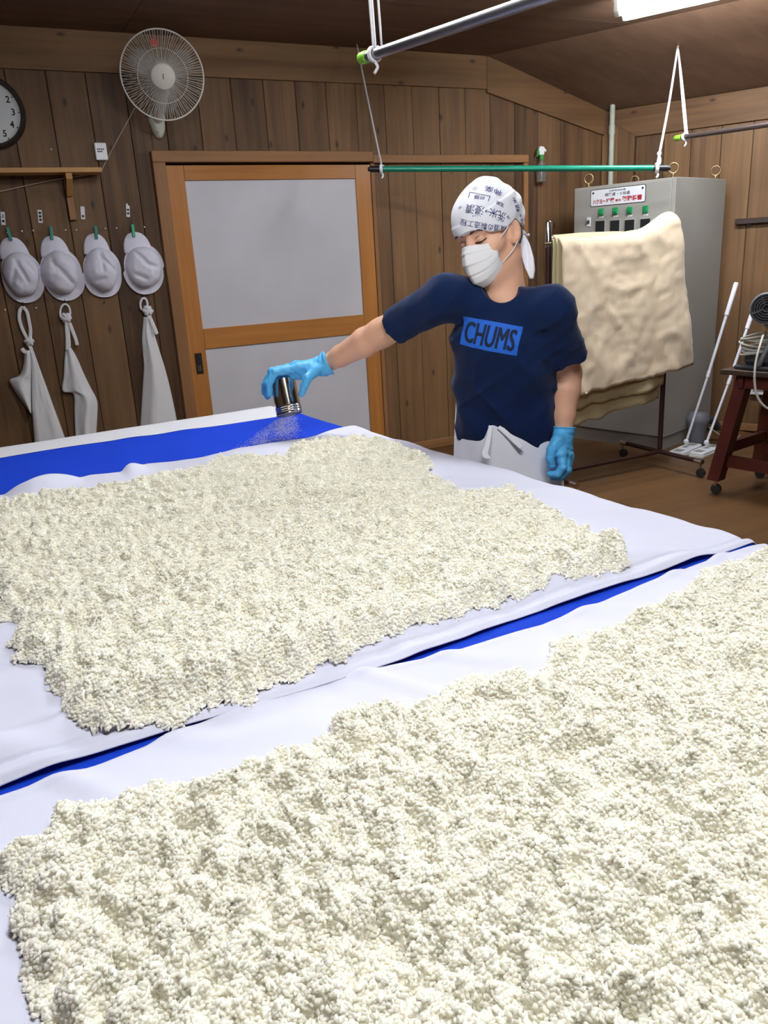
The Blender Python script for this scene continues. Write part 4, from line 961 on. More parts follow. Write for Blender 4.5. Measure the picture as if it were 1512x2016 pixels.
for k in range(3):
    a0 = k*2*math.pi/3+0.5; P = np.zeros((8, 9, 3))
    for i, r in enumerate(np.linspace(0.03, 0.185, 8)):
        wd = 0.75*math.sin(math.pi*(0.25+0.72*i/7))+0.25
        for j, t in enumerate(np.linspace(-0.5, 0.5, 9)): P[i,j] = fpt(r, a0 + t*wd*1.25, -0.015+0.035*t)
    G().grid(P, 0.0015).obj('blade', 'fan_blade', fan, True)
G().lathe([(0.028, 0.0), (0.03, -0.02), (0.06, -0.075), (0.066, -0.10), (0.062, -0.15), (0.04, -0.185), (0.001, -0.19)], fc, fax, 28, caps=False).obj('motor', 'fan_plastic', fan, 40)
bp = aty(308, 238, YW)
G().tube(spline([fc-fax*0.15, fc-fax*0.16-np.array([0,0.0,0.09]), bp+np.array([0,-0.06,0.02]), bp+np.array([0,-0.02,0.0])], 14), np.linspace(0.034, 0.03, 14), 14).obj('neck', 'fan_plastic', fan, True)
n_ = 32; pol = [(0.048*math.cos(a)*(1 if math.sin(a) > 0 else 0.82), 0.085*math.sin(a)*(1.0 if math.sin(a) > 0 else 1.0)) for a in np.linspace(0, 2*math.pi, n_+1)[:-1]]
G().prism(pol, Fr(bp+np.array([0,0,-0.01]), (1,0,0), (0,0,1), (0,-1,0)), 0, 0.05, 0.018).obj('wall_plate', 'fan_base', fan, 50)
for i in range(5): G().box((-0.022+i*0.009, 0.045, 0.05), (-0.018+i*0.009, 0.07, 0.0508), Fr(bp+np.array([0.012,0,0.0]), (1,0,0), (0,0,1), (0,-1,0))).obj('vent_slot', 'ink', fan)
(G().tube(spline([aty(268,208,YW-0.012), aty(245,250,YW-0.01), aty(222,292,YW-0.01), aty(205,325,YW-0.01), aty(199,338,YW-0.02)], 24), 0.0022, 6).obj('power_cord', 'cord', fan, True))
tag(G().tube(spline([aty(198,340,YW-0.02), aty(160,346,YW-0.01), aty(120,352,YW-0.015), aty(60,364,YW-0.012), aty(0,377,YW-0.012), aty(-60,388,YW-0.01)], 30), 0.0030, 6).obj('cable', 'cord', None, True), 'pale cable sagging along the wall under the shelf', 'cable')

# sensor box
b = thing('sensor_box', aty(198, 318, YW), 'small white sensor box with dark print on the wall above the shelf end', 'sensor')
sf = wfr(198, 299); G().box((-0.032, -0.045, 0), (0.032, 0.045, 0.022), sf, ch=0.004).obj('case', 'white_plastic', b)
for r_ in range(2):
    for c_ in range(4 - r_): G().box((-0.02+c_*0.010, 0.008-r_*0.012, 0.022), (-0.013+c_*0.010, 0.015-r_*0.012, 0.0226), sf).obj('print_mark', 'ink', b)
G().box((-0.015, 0.026, 0.022), (0.015, 0.034, 0.0225), sf).obj('window', 'tag_paper', b)

# shelf and bracket
sz0, sz1 = aty(0, 340, YW-0.15)[2], aty(0, 330, YW-0.15)[2]; sx1 = aty(201, 335, YW-0.15)[0]
sh = thing('wall_shelf', (0.2, YW-0.08, sz0), 'light wooden shelf board on the back wall left of the door', 'shelf')
G().box((-0.8, YW-0.15, sz0), (sx1, YW-0.003, sz1), ch=0.002).obj('board', 'shelf_wood', sh)
bx_ = aty(135, 380, YW)[0]
G().box((bx_-0.018, YW-0.03, sz0-0.235), (bx_+0.018, YW-0.002, sz0-0.002), ch=0.002).obj('bracket_upright', 'frame_wood', sh)
G().prism([(0, 0), (0.11, 0), (0.11, -0.03), (0.02, -0.11), (0, -0.11)][::-1], Fr((bx_-0.016, YW-0.03, sz0-0.002), (0,-1,0), (0,0,1), (1,0,0)), 0, 0.032).obj('bracket_arm', 'shelf_wood', sh)

# name tags, pegs, caps
tags = [(6, 430, 'a character and a blot, leftmost of four', '上'), (79, 426, 'three dark blots, second name tag from the clock side', None), (163, 419, 'faint marks, third name tag, above the third cap', None), (252, 415, 'torn at its top, rightmost of the name tags', None)]
for i, (u, v, lab, ch_) in enumerate(tags):
    f_ = wfr(u, v); r_ = -0.10 if i != 1 else -0.08; f_ = Fr(f_.o, (math.cos(r_),0,math.sin(r_)), (-math.sin(r_),0,math.cos(r_)), (0,-1,0))
    t = thing('name_tag', f_((0,-0.035,0)), 'narrow white paper name tag with ' + lab if i < 3 else 'narrow white paper name tag ' + lab, 'name tag', 'name tags above the caps')
    pol = [(-0.011,-0.034), (0.011,-0.034), (0.011,0.034), (-0.011,0.034)] if i < 3 else [(-0.010,-0.034), (0.010,-0.034), (0.010,0.028), (0.002,0.03), (-0.003,0.042), (-0.010,0.034)]
    G().prism(pol, f_, 0.0, 0.0012).obj('paper', 'tag_paper', t)
    if ch_: flat_text(ch_, f_, 0.018, 'ink', 'character', t, 1, 0.0006, 0, 0.012, 0.0016)
    ys = (-0.014,) if i == 0 else ((0.018, 0.0, -0.018) if i == 1 else (-0.018,) if i == 2 else (0.005, -0.014))
    for y in ys: G().box((-0.0065, y-0.006, 0.0012), (0.0065, y+0.006, 0.0017), f_).obj('ink_blot', 'ink' if i < 2 else 'dark_metal', t)
CREASE = {0: [(0.0,0.02,1.9,0.09,0.018), (-0.045,-0.01,1.2,0.07,0.013), (0.05,0.03,2.1,0.06,0.012)], 1: [(0.02,-0.02,2.2,0.10,0.022), (-0.035,0.05,1.75,0.06,0.014), (0.05,0.05,2.5,0.05,0.010)],
          2: [(0.0,0.06,1.55,0.08,0.016), (0.03,0.03,2.3,0.10,0.015), (-0.03,-0.06,0.3,0.07,0.013)], 3: [(-0.02,0.06,2.2,0.09,0.020), (0.04,0.0,2.7,0.07,0.012), (-0.04,-0.05,2.6,0.06,0.011)]}
def make_cap(i, u, v, lean, lab, wide=1.0):
    f_ = wfr(u, v, 0.006); r_ = lean; f_ = Fr(f_.o, (math.cos(r_),0,math.sin(r_)), (-math.sin(r_),0,math.cos(r_)), (0,-1,0))
    t = thing('peaked_hat', f_((0.02,-0.32,0)), lab, 'hat', 'white caps hanging on the wall')
    # peak
    P = np.zeros((12, 17, 3))
    for a_, y in enumerate(np.linspace(0, 1, 12)):
        hw = 0.068*wide*(1-(1-y)**2.6)**0.5 * (1+0.10*y) + 0.002
        for b_, x in enumerate(np.linspace(-1, 1, 17)): P[a_, b_] = f_((hw*x + 0.006*y, -0.115*y - 0.0, 0.012 + 0.016*(1-x*x)*(0.4+y) ))
    G().grid(P[:, ::-1], 0.003).obj('peak', 'cap_cotton', t, True)
    # crown: slumped dome with dents
    nr, na_ = 26, 56; P = np.zeros((nr, na_, 3)); cx0, cy0 = 0.016, -0.195
    for a_, r in enumerate(np.linspace(0.0, 1, nr)):
        for b_ in range(na_):
            th = b_*2*math.pi/na_; wob = 1+0.05*float(vnoise(math.cos(th)*2+i*9, math.sin(th)*2, 0, 70+i))
            x = 0.098*wide*math.cos(th)*r*wob; y = 0.126*math.sin(th)*r*wob*(1.0 if math.sin(th) < 0 else 0.92)
            z = 0.095*(1-r**3.2)**0.5 + 0.012
            z = z - (1-r**6)*(0.007*(1+float(vnoise(x*18+i*5.3, y*14+i*3.1, 0, 75))) + 0.0035*float(vnoise(x*45+i, y*45, 0, 77)))
            for (qx, qy, qa, ql, qd) in CREASE[i]:
                c_, s_ = math.cos(qa), math.sin(qa); al, ac = (x-qx)*c_+(y-qy)*s_, -(x-qx)*s_+(y-qy)*c_
                z -= (1-r**8)*qd*math.exp(-(ac/0.011)**2)*max(0, 1-(al/ql)**2)
            P[a_, b_] = f_((cx0 + x - 0.06*max(0, -y)*0.2, cy0 + y - 0.05*z, z))
    G().grid(P, 0.0, True).obj('crown', 'cap_cotton', t, True)
    # band behind the crown and its bound rim
    k = 56; rim = []; inn = []
    for b_ in range(k):
        th = b_*2*math.pi/k; s_ = math.sin(th); ex = 1.0 + 0.10*max(0, -s_) + 0.06*float(vnoise(math.cos(th)*1.5+i*4, s_*1.5, 0, 81+i))
        rim.append(f_((cx0 + 0.006 + 0.108*wide*math.cos(th)*ex + (0.012 if s_ < 0 else 0)*math.sin(i*1.7), cy0 - 0.012 + 0.135*s_*ex, 0.010))); inn.append(P[-1, b_])
    G().grid(np.array([inn, rim]), 0.0, True).obj('band', 'cap_cotton', t, True)
    G().tube(np.array(rim), 0.0028, 6, closed=True).obj('bound_edge', 'cap_edge', t, True)
cap_specs = [(19, 466, 0.03, 'white cloth cap at the left edge, half under the clock, first of the row'), (101, 463, -0.02, 'white cloth cap with a long crease down its crown, second of the row'),
             (184, 459, -0.03, 'white cloth cap with a pale bound rim showing all round, third of the row'), (262, 456, 0.06, 'white cloth cap nearest the door, tipped to the right, last of the row')]
for i, (u, v, ln_, lab) in enumerate(cap_specs): make_cap(i, u, v, ln_, lab, (1.0, 1.02, 0.96, 1.06)[i])
for i, (u, v, r_) in enumerate(((18, 462, 0.1), (101, 460, -0.05), (189, 459, -0.06), (262, 456, 0.0))):
    f_ = wfr(u, v-2, 0.035); f_ = Fr(f_.o, (math.cos(r_),0,math.sin(r_)), (-math.sin(r_),0,math.cos(r_)), (0,-1,0)); m_ = 'clip_teal' if i < 3 else 'clip_green'
    t = thing('clothes_peg', f_((0,-0.035,0)), ('dark teal peg on the first white cap by the clock', 'dark teal peg on the second white cap', 'teal peg with a pale top on the third white cap', 'bright green peg on the last white cap, nearest the door')[i], 'peg', 'pegs holding the caps')
    for s_ in (-1, 1): G().box((-0.008, -0.036, s_*0.006-0.003), (0.008, 0.034, s_*0.006+0.003), f_, ch=0.0015).obj('jaw', m_, t)
    G().tube([f_((-0.0095, 0.006, 0)), f_((0.0095, 0.006, 0))], 0.0055, 10).obj('spring', 'steel', t, 40)
    G().tube([f_((0, 0.028, 0.0)), f_((0, 0.032, -0.034))], 0.0016, 6).obj('wall_nail', 'steel', t)
for i, (u, v) in enumerate(((43,455),(65,454),(129,453),(150,453),(207,450),(229,449),(284,447),(10,610),(71,606),(101,294))):
    p = aty(u, v, YW); G().lathe([(0.001, 0.009), (0.004, 0.0085), (0.0048, 0.006), (0.003, 0.003), (0.003, -0.001)], p, (0,-1,0), 10, caps=False).obj('push_pin', 'pin_white', None, True, label='white push pin ' + ('just right of the first peg', 'left of the second peg', 'just right of the second peg', 'midway between second and third pegs', 'just right of the third peg', 'left of the green last peg', 'right of the last peg, nearest the door', 'low at the left edge beside the leftmost apron hook', 'right of the leftmost apron hook', 'between the clock and the sensor box')[i], cat='pin', group='push pins in the planks')

# aprons hanging from nails
def hang_cloth(L, Rr, name, t, off=0.02, folds_=3, amp=0.012, seed=0, ny=40, nx=26, m_='apron_linen'):
    L = spline([(u, v, 0) for u, v in L], ny); Rr = spline([(u, v, 0) for u, v in Rr], ny); P = np.zeros((ny, nx, 3))
    for i in range(ny):
        k = i/(ny-1)
        for j in range(nx):
            x = j/(nx-1); u, v = L[i,:2]*(1-x)+Rr[i,:2]*x
            z = off + (0.02+0.03*k)*math.sin(math.pi*x)**0.7 + amp*(0.3+k)*math.sin(folds_*math.pi*x+seed+0.8*k) + 0.004*float(vnoise(x*7+seed, k*9, 0, seed))
            P[i, j] = aty(u, v, YW-max(0.006, z))
    return G().grid(P[:, ::-1], 0.0016).obj(name, m_, t, True)
def strap(pts, w, name, t, off=0.02, m_='apron_linen'):
    q = spline([aty(u, v, YW-off-0.004*math.sin(i)) for i, (u, v) in enumerate(pts)], 16); tn_ = np.gradient(q, axis=0); wd = np.array([nrm(np.cross(a, (0,1,0))) for a in tn_])
    return G().ribbon(q, wd, w, 0.002).obj(name, m_, t, True)
def knot(u, v, r, t, off=0.03, seed=0):
    g = G(); p = aty(u, v, YW-off)
    for k in range(3):
        a = k*1.05+seed; x = np.array([math.cos(a), 0, math.sin(a)]); y = np.array([0.35*math.sin(a), -0.9, 0.35*math.cos(a)])
        pts = np.array([p + r*(math.cos(q)*x + 0.7*math.sin(q)*nrm(y)) for q in np.linspace(0, 2*math.pi, 17)[:-1]]); g.tube(pts, r*0.55, 8, closed=True)
    return g.obj('knot', 'apron_linen', t, True, kind='stuff')
def nail(u, v, lab, grp):
    p = aty(u, v, YW); return G().tube([p+np.array([0,0.004,0]), p+np.array([0,-0.03,0.006]), p+np.array([0,-0.036,0.018])], 0.0022, 6).obj('coat_hook', 'dark_metal', None, True, label=lab, cat='hook', group=grp)
a1 = thing('hanging_apron', aty(57, 860, YW-0.02), 'white apron with a long neck loop and a wide side flap, leftmost on the wall', 'apron', 'aprons hanging under the caps')
strap([(45,604),(39,612),(38,628),(44,648),(54,668)], 0.018, 'neck_strap', a1); strap([(45,604),(53,614),(57,632),(60,650),(59,668)], 0.018, 'neck_strap', a1, 0.026); knot(57, 672, 0.019, a1)
hang_cloth([(52,678),(60,700),(62,760),(63,812),(67,868),(70,900)], [(62,678),(74,712),(92,762),(110,812),(128,862),(140,900)], 'body', a1, 0.02, 2, 0.01, 1)
hang_cloth([(48,690),(46,715),(38,738),(18,748),(24,764),(40,788),(58,812)], [(60,690),(62,715),(62,738),(62,750),(62,765),(62,790),(62,815)], 'flap', a1, 0.03, 2, 0.006, 4, 26, 14)
strap([(43,686),(48,692),(55,694)], 0.022, 'label_tab', a1, 0.045)
a2 = thing('hanging_apron', aty(165, 855, YW-0.02), 'white apron tied by a small knotted ring with two short tails, middle of three', 'apron', 'aprons hanging under the caps')
pts = [aty(128+10*math.cos(a)-0, 616-17*math.sin(a), YW-0.024) for a in np.linspace(-0.6, 3.9, 16)]; G().tube(pts, 0.011, 8, flat=0.6).obj('neck_loop', 'apron_linen', a2, True); knot(130, 626, 0.021, a2, 0.03, 1)
strap([(132,634),(133,655),(134,672),(134,690)], [0.026]*10+[0.028]*6, 'tail', a2, 0.035); strap([(137,636),(143,652),(149,668),(152,680)], 0.02, 'tail', a2, 0.04)
hang_cloth([(128,690),(126,715),(125,740),(123,770),(144,776),(146,815),(148,858),(149,900)], [(140,684),(152,705),(165,735),(178,762),(191,788),(192,815),(190,856),(190,900)], 'body', a2, 0.02, 3, 0.009, 2)
a3 = thing('hanging_apron', aty(310, 832, YW-0.02), 'white apron hanging straight beside the door frame, rightmost of three', 'apron', 'aprons hanging under the caps')
pts = [aty(283+7*math.cos(a), 600-13*math.sin(a), YW-0.024) for a in np.linspace(-0.9, 4.0, 16)]; G().tube(pts, 0.012, 8, flat=0.6).obj('neck_loop', 'apron_linen', a3, True); knot(291, 612, 0.022, a3, 0.032, 2)
strap([(293,620),(299,634),(305,648),(309,658)], 0.022, 'tail', a3, 0.042)
hang_cloth([(283,624),(279,660),(280,690),(283,720),(280,770),(276,838),(274,890)], [(297,624),(302,650),(314,690),(325,725),(336,768),(348,826),(356,880)], 'body', a3, 0.02, 3, 0.008, 3)
nail(45, 601, 'small dark hook holding the leftmost hanging apron', 'wall hooks'); nail(127, 596, 'small dark hook holding the middle hanging apron', 'wall hooks'); nail(281, 586, 'small dark hook holding the apron by the door', 'wall hooks'); nail(204, 598, 'small empty hook in the planks under the third cap', 'wall hooks')

# spray bottle hung on a nail
sp = thing('spray_bottle', aty(1066, 360, YW-0.04), 'clear spray bottle with a green and white trigger head, hung on the back wall', 'bottle')
sfm = wfr(1066, 358, 0.045)
G().lathe([(0.001, 0), (0.034, 0.0), (0.037, 0.006), (0.037, 0.085), (0.03, 0.115), (0.014, 0.135), (0.013, 0.15)], sfm((0,0,0)), (0,0,1), 24, caps=False).obj('body', 'clear_plastic', sp, 40)
G().lathe([(0.0155, 0.146), (0.0165, 0.15), (0.0165, 0.175), (0.012, 0.18)], sfm((0,0,0)), (0,0,1), 18).obj('collar', 'spray_green', sp, 40)
hd = G().prism([(-0.022,0.178), (0.016,0.178), (0.018,0.20), (0.034,0.198), (0.036,0.208), (0.012,0.232), (-0.014,0.236), (-0.03,0.215)], sfm, -0.012, 0.012, 0.003).obj('head', 'white_plastic', sp)
G().prism([(-0.028,0.222), (-0.040,0.205), (-0.044,0.165), (-0.037,0.165), (-0.028,0.195), (-0.018,0.20)][::-1], sfm, -0.006, 0.006).obj('trigger', 'spray_green', sp)
G().tube([sfm((0,0.01,0)), sfm((0.002,0.16,0))], 0.0025, 6).obj('dip_tube', 'white_plastic', sp)
# ------------------------------------------------------------------ control cabinet, pipe, rack, cart and mops on the right
mat('cabinet_grey', '94918b', 0.5, var=0.05, scale=2.5); mat('panel_black', '1d1f20', 0.3); mat('lamp_green', '1d8a50', 0.3); mat('sign_white', 'dcdde2', 0.45); mat('sign_red', 'a3262e', 0.6); mat('pipe_grey', 'aeb2a2', 0.5)
mat('linen_beige', 'cbb89e', 0.9, var=0.10, scale=9, bump=0.3, bscale=350, sheen=0.2, spec=0.1); cloth_mat('linen_yellow', 'c9bb92', 500); mat('rack_brown', '3a2320', 0.4, 0.3); mat('rubber', '1d1d1f', 0.6)
ca = math.radians(16); cS = np.array([math.cos(ca), math.sin(ca), 0]); cF = np.array([-math.sin(ca), math.cos(ca), 0]); cN = -cS       # front runs along cF, its outside is -cS
c0 = np.array([4.06, 3.95, 0.0]); cH = 1.751
def on_front(u, v): return on_plane(u, v, cN, c0)
cW = float((on_front(1130, 368.6)-c0)@cF); side_r = on_plane(1431, 345, cF, c0); cD = float((side_r-c0)@cS)
cab = thing('control_cabinet', c0 + cF*cW/2 + cS*cD/2, 'tall grey steel control cabinet with a white sign, behind the cloth rack', 'cabinet')
cfr = Fr(c0, cF, (0,0,1), cN)            # x along the front away from the viewer, y up, z out of the front
G().box((0, 0.09, -cD), (cW, cH, -0.004), cfr, ch=0.004).obj('body', 'cabinet_grey', cab)
G().box((0.01, 0.0, -cD+0.02), (cW-0.01, 0.088, -0.02), cfr).obj('plinth', 'cabinet_grey', cab)
dr = G().box((0.022, 0.10, -0.002), (cW-0.012, cH-0.012, 0.010), cfr, ch=0.003).obj('door', 'cabinet_grey', cab)
def fxy(u, v): q = on_front(u, v) - c0; return float(q@cF), float(q[2])
# sign: the text reads from left to right for the viewer, so its x axis runs against the frame's
sA, sB = fxy(1166, 372), fxy(1271, 405); sx_, sy_ = (sA[0]+sB[0])/2, (fxy(1166,374)[1]+fxy(1166,405)[1]+fxy(1271,366)[1]+fxy(1271,397)[1])/4; sw = abs(sA[0]-sB[0]); shh = abs(fxy(1166,374)[1]-fxy(1166,405)[1])
sfr = Fr(cfr((sx_, sy_, 0.010)), -cF, (0,0,1), cN)
def rrect(w, h, r, k=4):
    o = []
    for cx_, cy_, a in ((w/2-r, h/2-r, 0), (-w/2+r, h/2-r, 90), (-w/2+r, -h/2+r, 180), (w/2-r, -h/2+r, 270)):
        for i in range(k+1): t = math.radians(a+90*i/k); o.append((cx_+r*math.cos(t), cy_+r*math.sin(t)))
    return o
G().prism(rrect(sw+0.008, shh+0.008, 0.012), sfr, 0, 0.0015).obj('sign_border', 'panel_black', cab)
sg = G().prism(rrect(sw, shh, 0.01), sfr, 0, 0.003).obj('sign_plate', 'sign_white', cab)
def sign_text(body, w, h, y, m_, bold=0.0, x=0.0):
    V, F = text_mesh(body, 1.0, bold)
    if not len(V): return
    V[:,0] = (V[:,0]-(V[:,0].min()+V[:,0].max())/2)*w/np.ptp(V[:,0]) + x; V[:,1] = (V[:,1]-(V[:,1].min()+V[:,1].max())/2)*h/np.ptp(V[:,1]) + y; V[:,2] = 0.0036
    G().add(sfr(V), F).obj('lettering', m_, sg)
sign_text('ハクヨー', sw*0.24, shh*0.30, -shh*0.24, 'sign_red', 0.04, -sw*0.34); sign_text('吟醸', sw*0.155, shh*0.32, -shh*0.24, 'sign_red', 0.03, -sw*0.125); sign_text('兼用', sw*0.10, shh*0.18, -shh*0.27, 'sign_red', 0.02, sw*0.015); sign_text('製麹装置', sw*0.36, shh*0.34, -shh*0.22, 'sign_red', 0.03, sw*0.27)
sign_text('超薄盛・５段盛', sw*0.46, shh*0.20, shh*0.14, 'ink', 0.015); sign_text('自動製麹装置', sw*0.3, shh*0.11, shh*0.36, 'ink', 0.0)
for sx in (-1, 1):
    G().lathe([(0.001, 0.006), (0.006, 0.006), (0.007, 0.003)], sfr((sx*(sw/2-0.018), shh/2-0.018, 0)), cN, 12, caps=False).obj('screw', 'dark_metal', sg)
for i, (u, v) in enumerate(((1186,417),(1214,415),(1242,414),(1273,412))):
    q = fxy(u, v); f_ = Fr(cfr((q[0], q[1], 0.010)), -cF, (0,0,1), cN)
    p_ = G().box((-0.019,-0.022,0), (0.019,0.022,0.012), f_, ch=0.003).obj('pilot_lamp', 'lamp_green', cab); G().box((-0.009,-0.009,0.012), (0.009,0.011,0.016), f_).obj('lens', 'lamp_green', p_)
    G().box((-0.018,-0.038,0), (0.018,-0.026,0.0012), f_).obj('lamp_label', 'tag_paper', cab)
for i, (u, v) in enumerate(((1184,438),(1213,437),(1242,436),(1273,434))):
    q = fxy(u, v); f_ = Fr(cfr((q[0], q[1]-0.03, 0.010)), -cF, (0,0,1), cN)
    p_ = G().box((-0.040,-0.045,0), (0.040,0.045,0.006), f_, ch=0.002).obj('display_frame', 'cabinet_grey', cab); G().box((-0.034,-0.04,0.006), (0.034,0.04,0.0075), f_).obj('display', 'panel_black', p_)
q = fxy(1161, 437); f_ = Fr(cfr((q[0], q[1], 0.010)), -cF, (0,0,1), cN); p_ = G().box((-0.016,-0.03,0), (0.016,0.03,0.004), f_, ch=0.002).obj('key_switch', 'sign_white', cab); G().lathe([(0.012, 0.004), (0.012, 0.01), (0.007, 0.013), (0.001, 0.013)], f_((0,0,0)), cN, 16, caps=False).obj('key_barrel', 'steel', p_, 40)
for i, (u, v, dd) in enumerate(((1155, 365, -0.03), (1232, 360, None), (1336, 347, -0.04), (1416, 344, None))):
    ex, ez = ((cW-0.09, -0.04), (cW-0.09, -cD+0.06), (0.04, -0.04), (0.05, -cD+0.06))[i]; b_ = cfr((ex, cH, ez))
    g = G(); g.lathe([(0.016, 0.0), (0.016, 0.006), (0.008, 0.012), (0.006, 0.026)], b_, (0,0,1), 12); eb = g.obj('eyebolt_stem', 'brass', cab, 40)
    cc = b_ + np.array([0,0,0.055]); d_ = nrm(ray(1300, 350)); x_ = nrm(np.cross(d_, (0,0,1))); G().tube([cc + 0.03*(math.cos(a)*x_*( 0.95) + math.sin(a)*np.array([0,0,1.0])) for a in np.linspace(0, 2*math.pi, 25)[:-1]], 0.0055, 8, closed=True).obj('eyebolt_ring', 'brass', cab, True)

# vent pipe in the corner
px0 = np.array([4.455, YW-0.14, 0]); 
def corner(u, v): return on_plane(u, v, (0,1,0), (0, YW-0.11, 0))
pp0, pp1, pp2 = corner(1211, 191), corner(1205, 247), corner(1186, 372); ddn = np.array([0,0,-1.0])
pp = thing('vent_pipe', np.array([pp1[0], pp1[1], 1.0]), 'pale grey plastic pipe rising to the ceiling in the corner behind the cabinet', 'pipe')
b_ = np.array([pp1[0], pp1[1], 0]); G().tube([b_+np.array([0,0,pp0[2]]), b_+np.array([0,0,pp1[2]])], 0.019, 14).obj('upper_pipe', 'pipe_grey', pp, 40)
G().tube([b_+np.array([0,0,pp1[2]]), b_+np.array([0,0,pp1[2]-0.06])], 0.023, 14).obj('socket', 'pipe_grey', pp, 40); G().tube([b_+np.array([-0.0,0,pp1[2]-0.06]), b_+np.array([0,0,0.0])], 0.019, 14).obj('lower_pipe', 'pipe_grey', pp, 40)

# rolling rack with cloths
RY = 3.66; rxl, rxr = aty(1080, 435, RY)[0], 3.745; rz = aty(1080, 435, RY)[2]
rk = thing('cloth_rack', ((rxl+rxr)/2, RY, 0), 'dark tubular rack on casters carrying the beige cloths', 'rack')
for xx in (rxl, rxr):
    G().tube([(xx, RY, 0.10), (xx, RY, rz-0.13)], 0.016, 12).obj('post', 'rack_brown', rk, 40)
    G().tube([(xx, RY, rz-0.135), (xx, RY, rz-0.006), (xx, RY, rz)], [0.018, 0.018, 0.014], 12).obj('post_top', 'steel', rk, 40)
    fh = 0.31 if xx == rxr else 0.24
    G().tube([(xx, RY-fh, 0.10), (xx, RY+fh, 0.10)], 0.014, 12).obj('foot_bar', 'rack_brown', rk, 40)
    for sy in (-1, 1):
        G().tube([(xx, RY+sy*(fh-0.02), 0.10), (xx, RY+sy*(fh+0.035), 0.10)], 0.0165, 12).obj('end_cap', 'steel', rk, 40)
        cst = G().tube([(xx, RY+sy*(fh+0.02), 0.09), (xx, RY+sy*(fh+0.02), 0.055)], 0.008, 8).obj('caster_stem', 'steel', rk, 40)
        G().lathe([(0.012,-0.013), (0.026,-0.012), (0.028,0), (0.026,0.012), (0.012,0.013)], (xx+0.008, RY+sy*(fh+0.02), 0.0285), (1,0.3,0), 16).obj('caster_wheel', 'rubber', rk, 40)
G().tube([(rxl, RY, 0.10), (rxr, RY, 0.10)], 0.013, 12).obj('bottom_bar', 'rack_brown', rk, 40); G().tube([(rxl, RY, rz-0.09), (rxr, RY, rz-0.09)], 0.011, 12).obj('top_bar', 'steel', rk, 40)
G().tube([(rxl-0.035, RY-0.01, rz-0.115), (rxl+0.0, RY-0.02, rz-0.115)], 0.006, 8).obj('clamp_screw', 'brass', rk, 40)
def linen(y_front_top, zb, xl, xr, m_, lab, seed, drape=0.05, topz=None, hump=0.0, back=0.5, flare=0.0, zbr=None, wr=0.3):
    # cloth over the top bar: front panel down to zb (left) / zbr (right), back panel shorter
    tz = (rz-0.075) if topz is None else topz; nu, nf, nbk = 44, 46, 16; P = []
    zbr = zb if zbr is None else zbr
    us = np.linspace(0, 1, nu)
    rows = [('b', k) for k in np.linspace(1, 0, nbk)] + [('f', k) for k in np.linspace(0, 1, nf)[1:]]
    for kind_, k in rows:
        row = []
        for u in us:
            x = xl + (xr-xl)*u; x = x + flare*k*(u if kind_ == 'f' else 0.6*u) - 0.02*k*(1-u)
            lowz = zb + (zbr-zb)*u + 0.012*float(vnoise(u*9, 0, 0, seed+1)) + 0.006*float(vnoise(u*40, 0, 0, seed+2))
            top = tz + hump*math.exp(-((u-0.97)/0.2)**2) + 0.008*float(vnoise(u*4, 0, 0, seed))
            if kind_ == 'f':
                z = top + (lowz-top)*k; y = RY - y_front_top*min(1, k/0.06)**0.5 - drape*k - (0.014*k**0.8)*(0.4+math.sin(u*8.0+2.2*k+12+2*float(vnoise(u*3, k*2, 0, 17)))) - 0.008*float(vnoise(u*7+k*3, k*4-u*2, 0, 15)) - 0.012*(1-abs(float(vnoise(u*6-k*3.5, k*2.5+u, 0, 20))))**6*wr - 0.006*(1-abs(float(vnoise(u*14+k*5, k*9, 0, 22))))**4*wr - 0.004*float(vnoise(u*26, k*30, 0, 24))*wr
            else: z = top - back*k; y = RY + y_front_top*min(1, k/0.08)**0.5 + 0.04*k + 0.015*k*math.sin(u*12+seed)
            row.append((x, y, z))
        P.append(row)
    g = G().grid(np.array(P), 0.002); return g.obj('cloth', m_, None, True, label=lab, cat='cloth', group='cloths over the rack')
linen(0.014, 0.36, rxl+0.015, rxr-0.045, 'linen_yellow', 'yellowish cloth, innermost on the rack, its hem showing lowest of all', 3, 0.01, back=0.75, zbr=0.44)
linen(0.026, 0.47, rxl+0.03, rxr-0.04, 'linen_yellow', 'yellowish cloth in the middle of the rack, folded under the beige front cloth', 7, 0.03, back=0.6, zbr=0.53)
linen(0.046, 0.565, rxl+0.045, rxr+0.0, 'linen_beige', 'large wrinkled beige linen cloth hanging in front on the rack', 12, 0.055, hump=0.10, back=0.5, flare=0.15, zbr=0.635, wr=1.0)

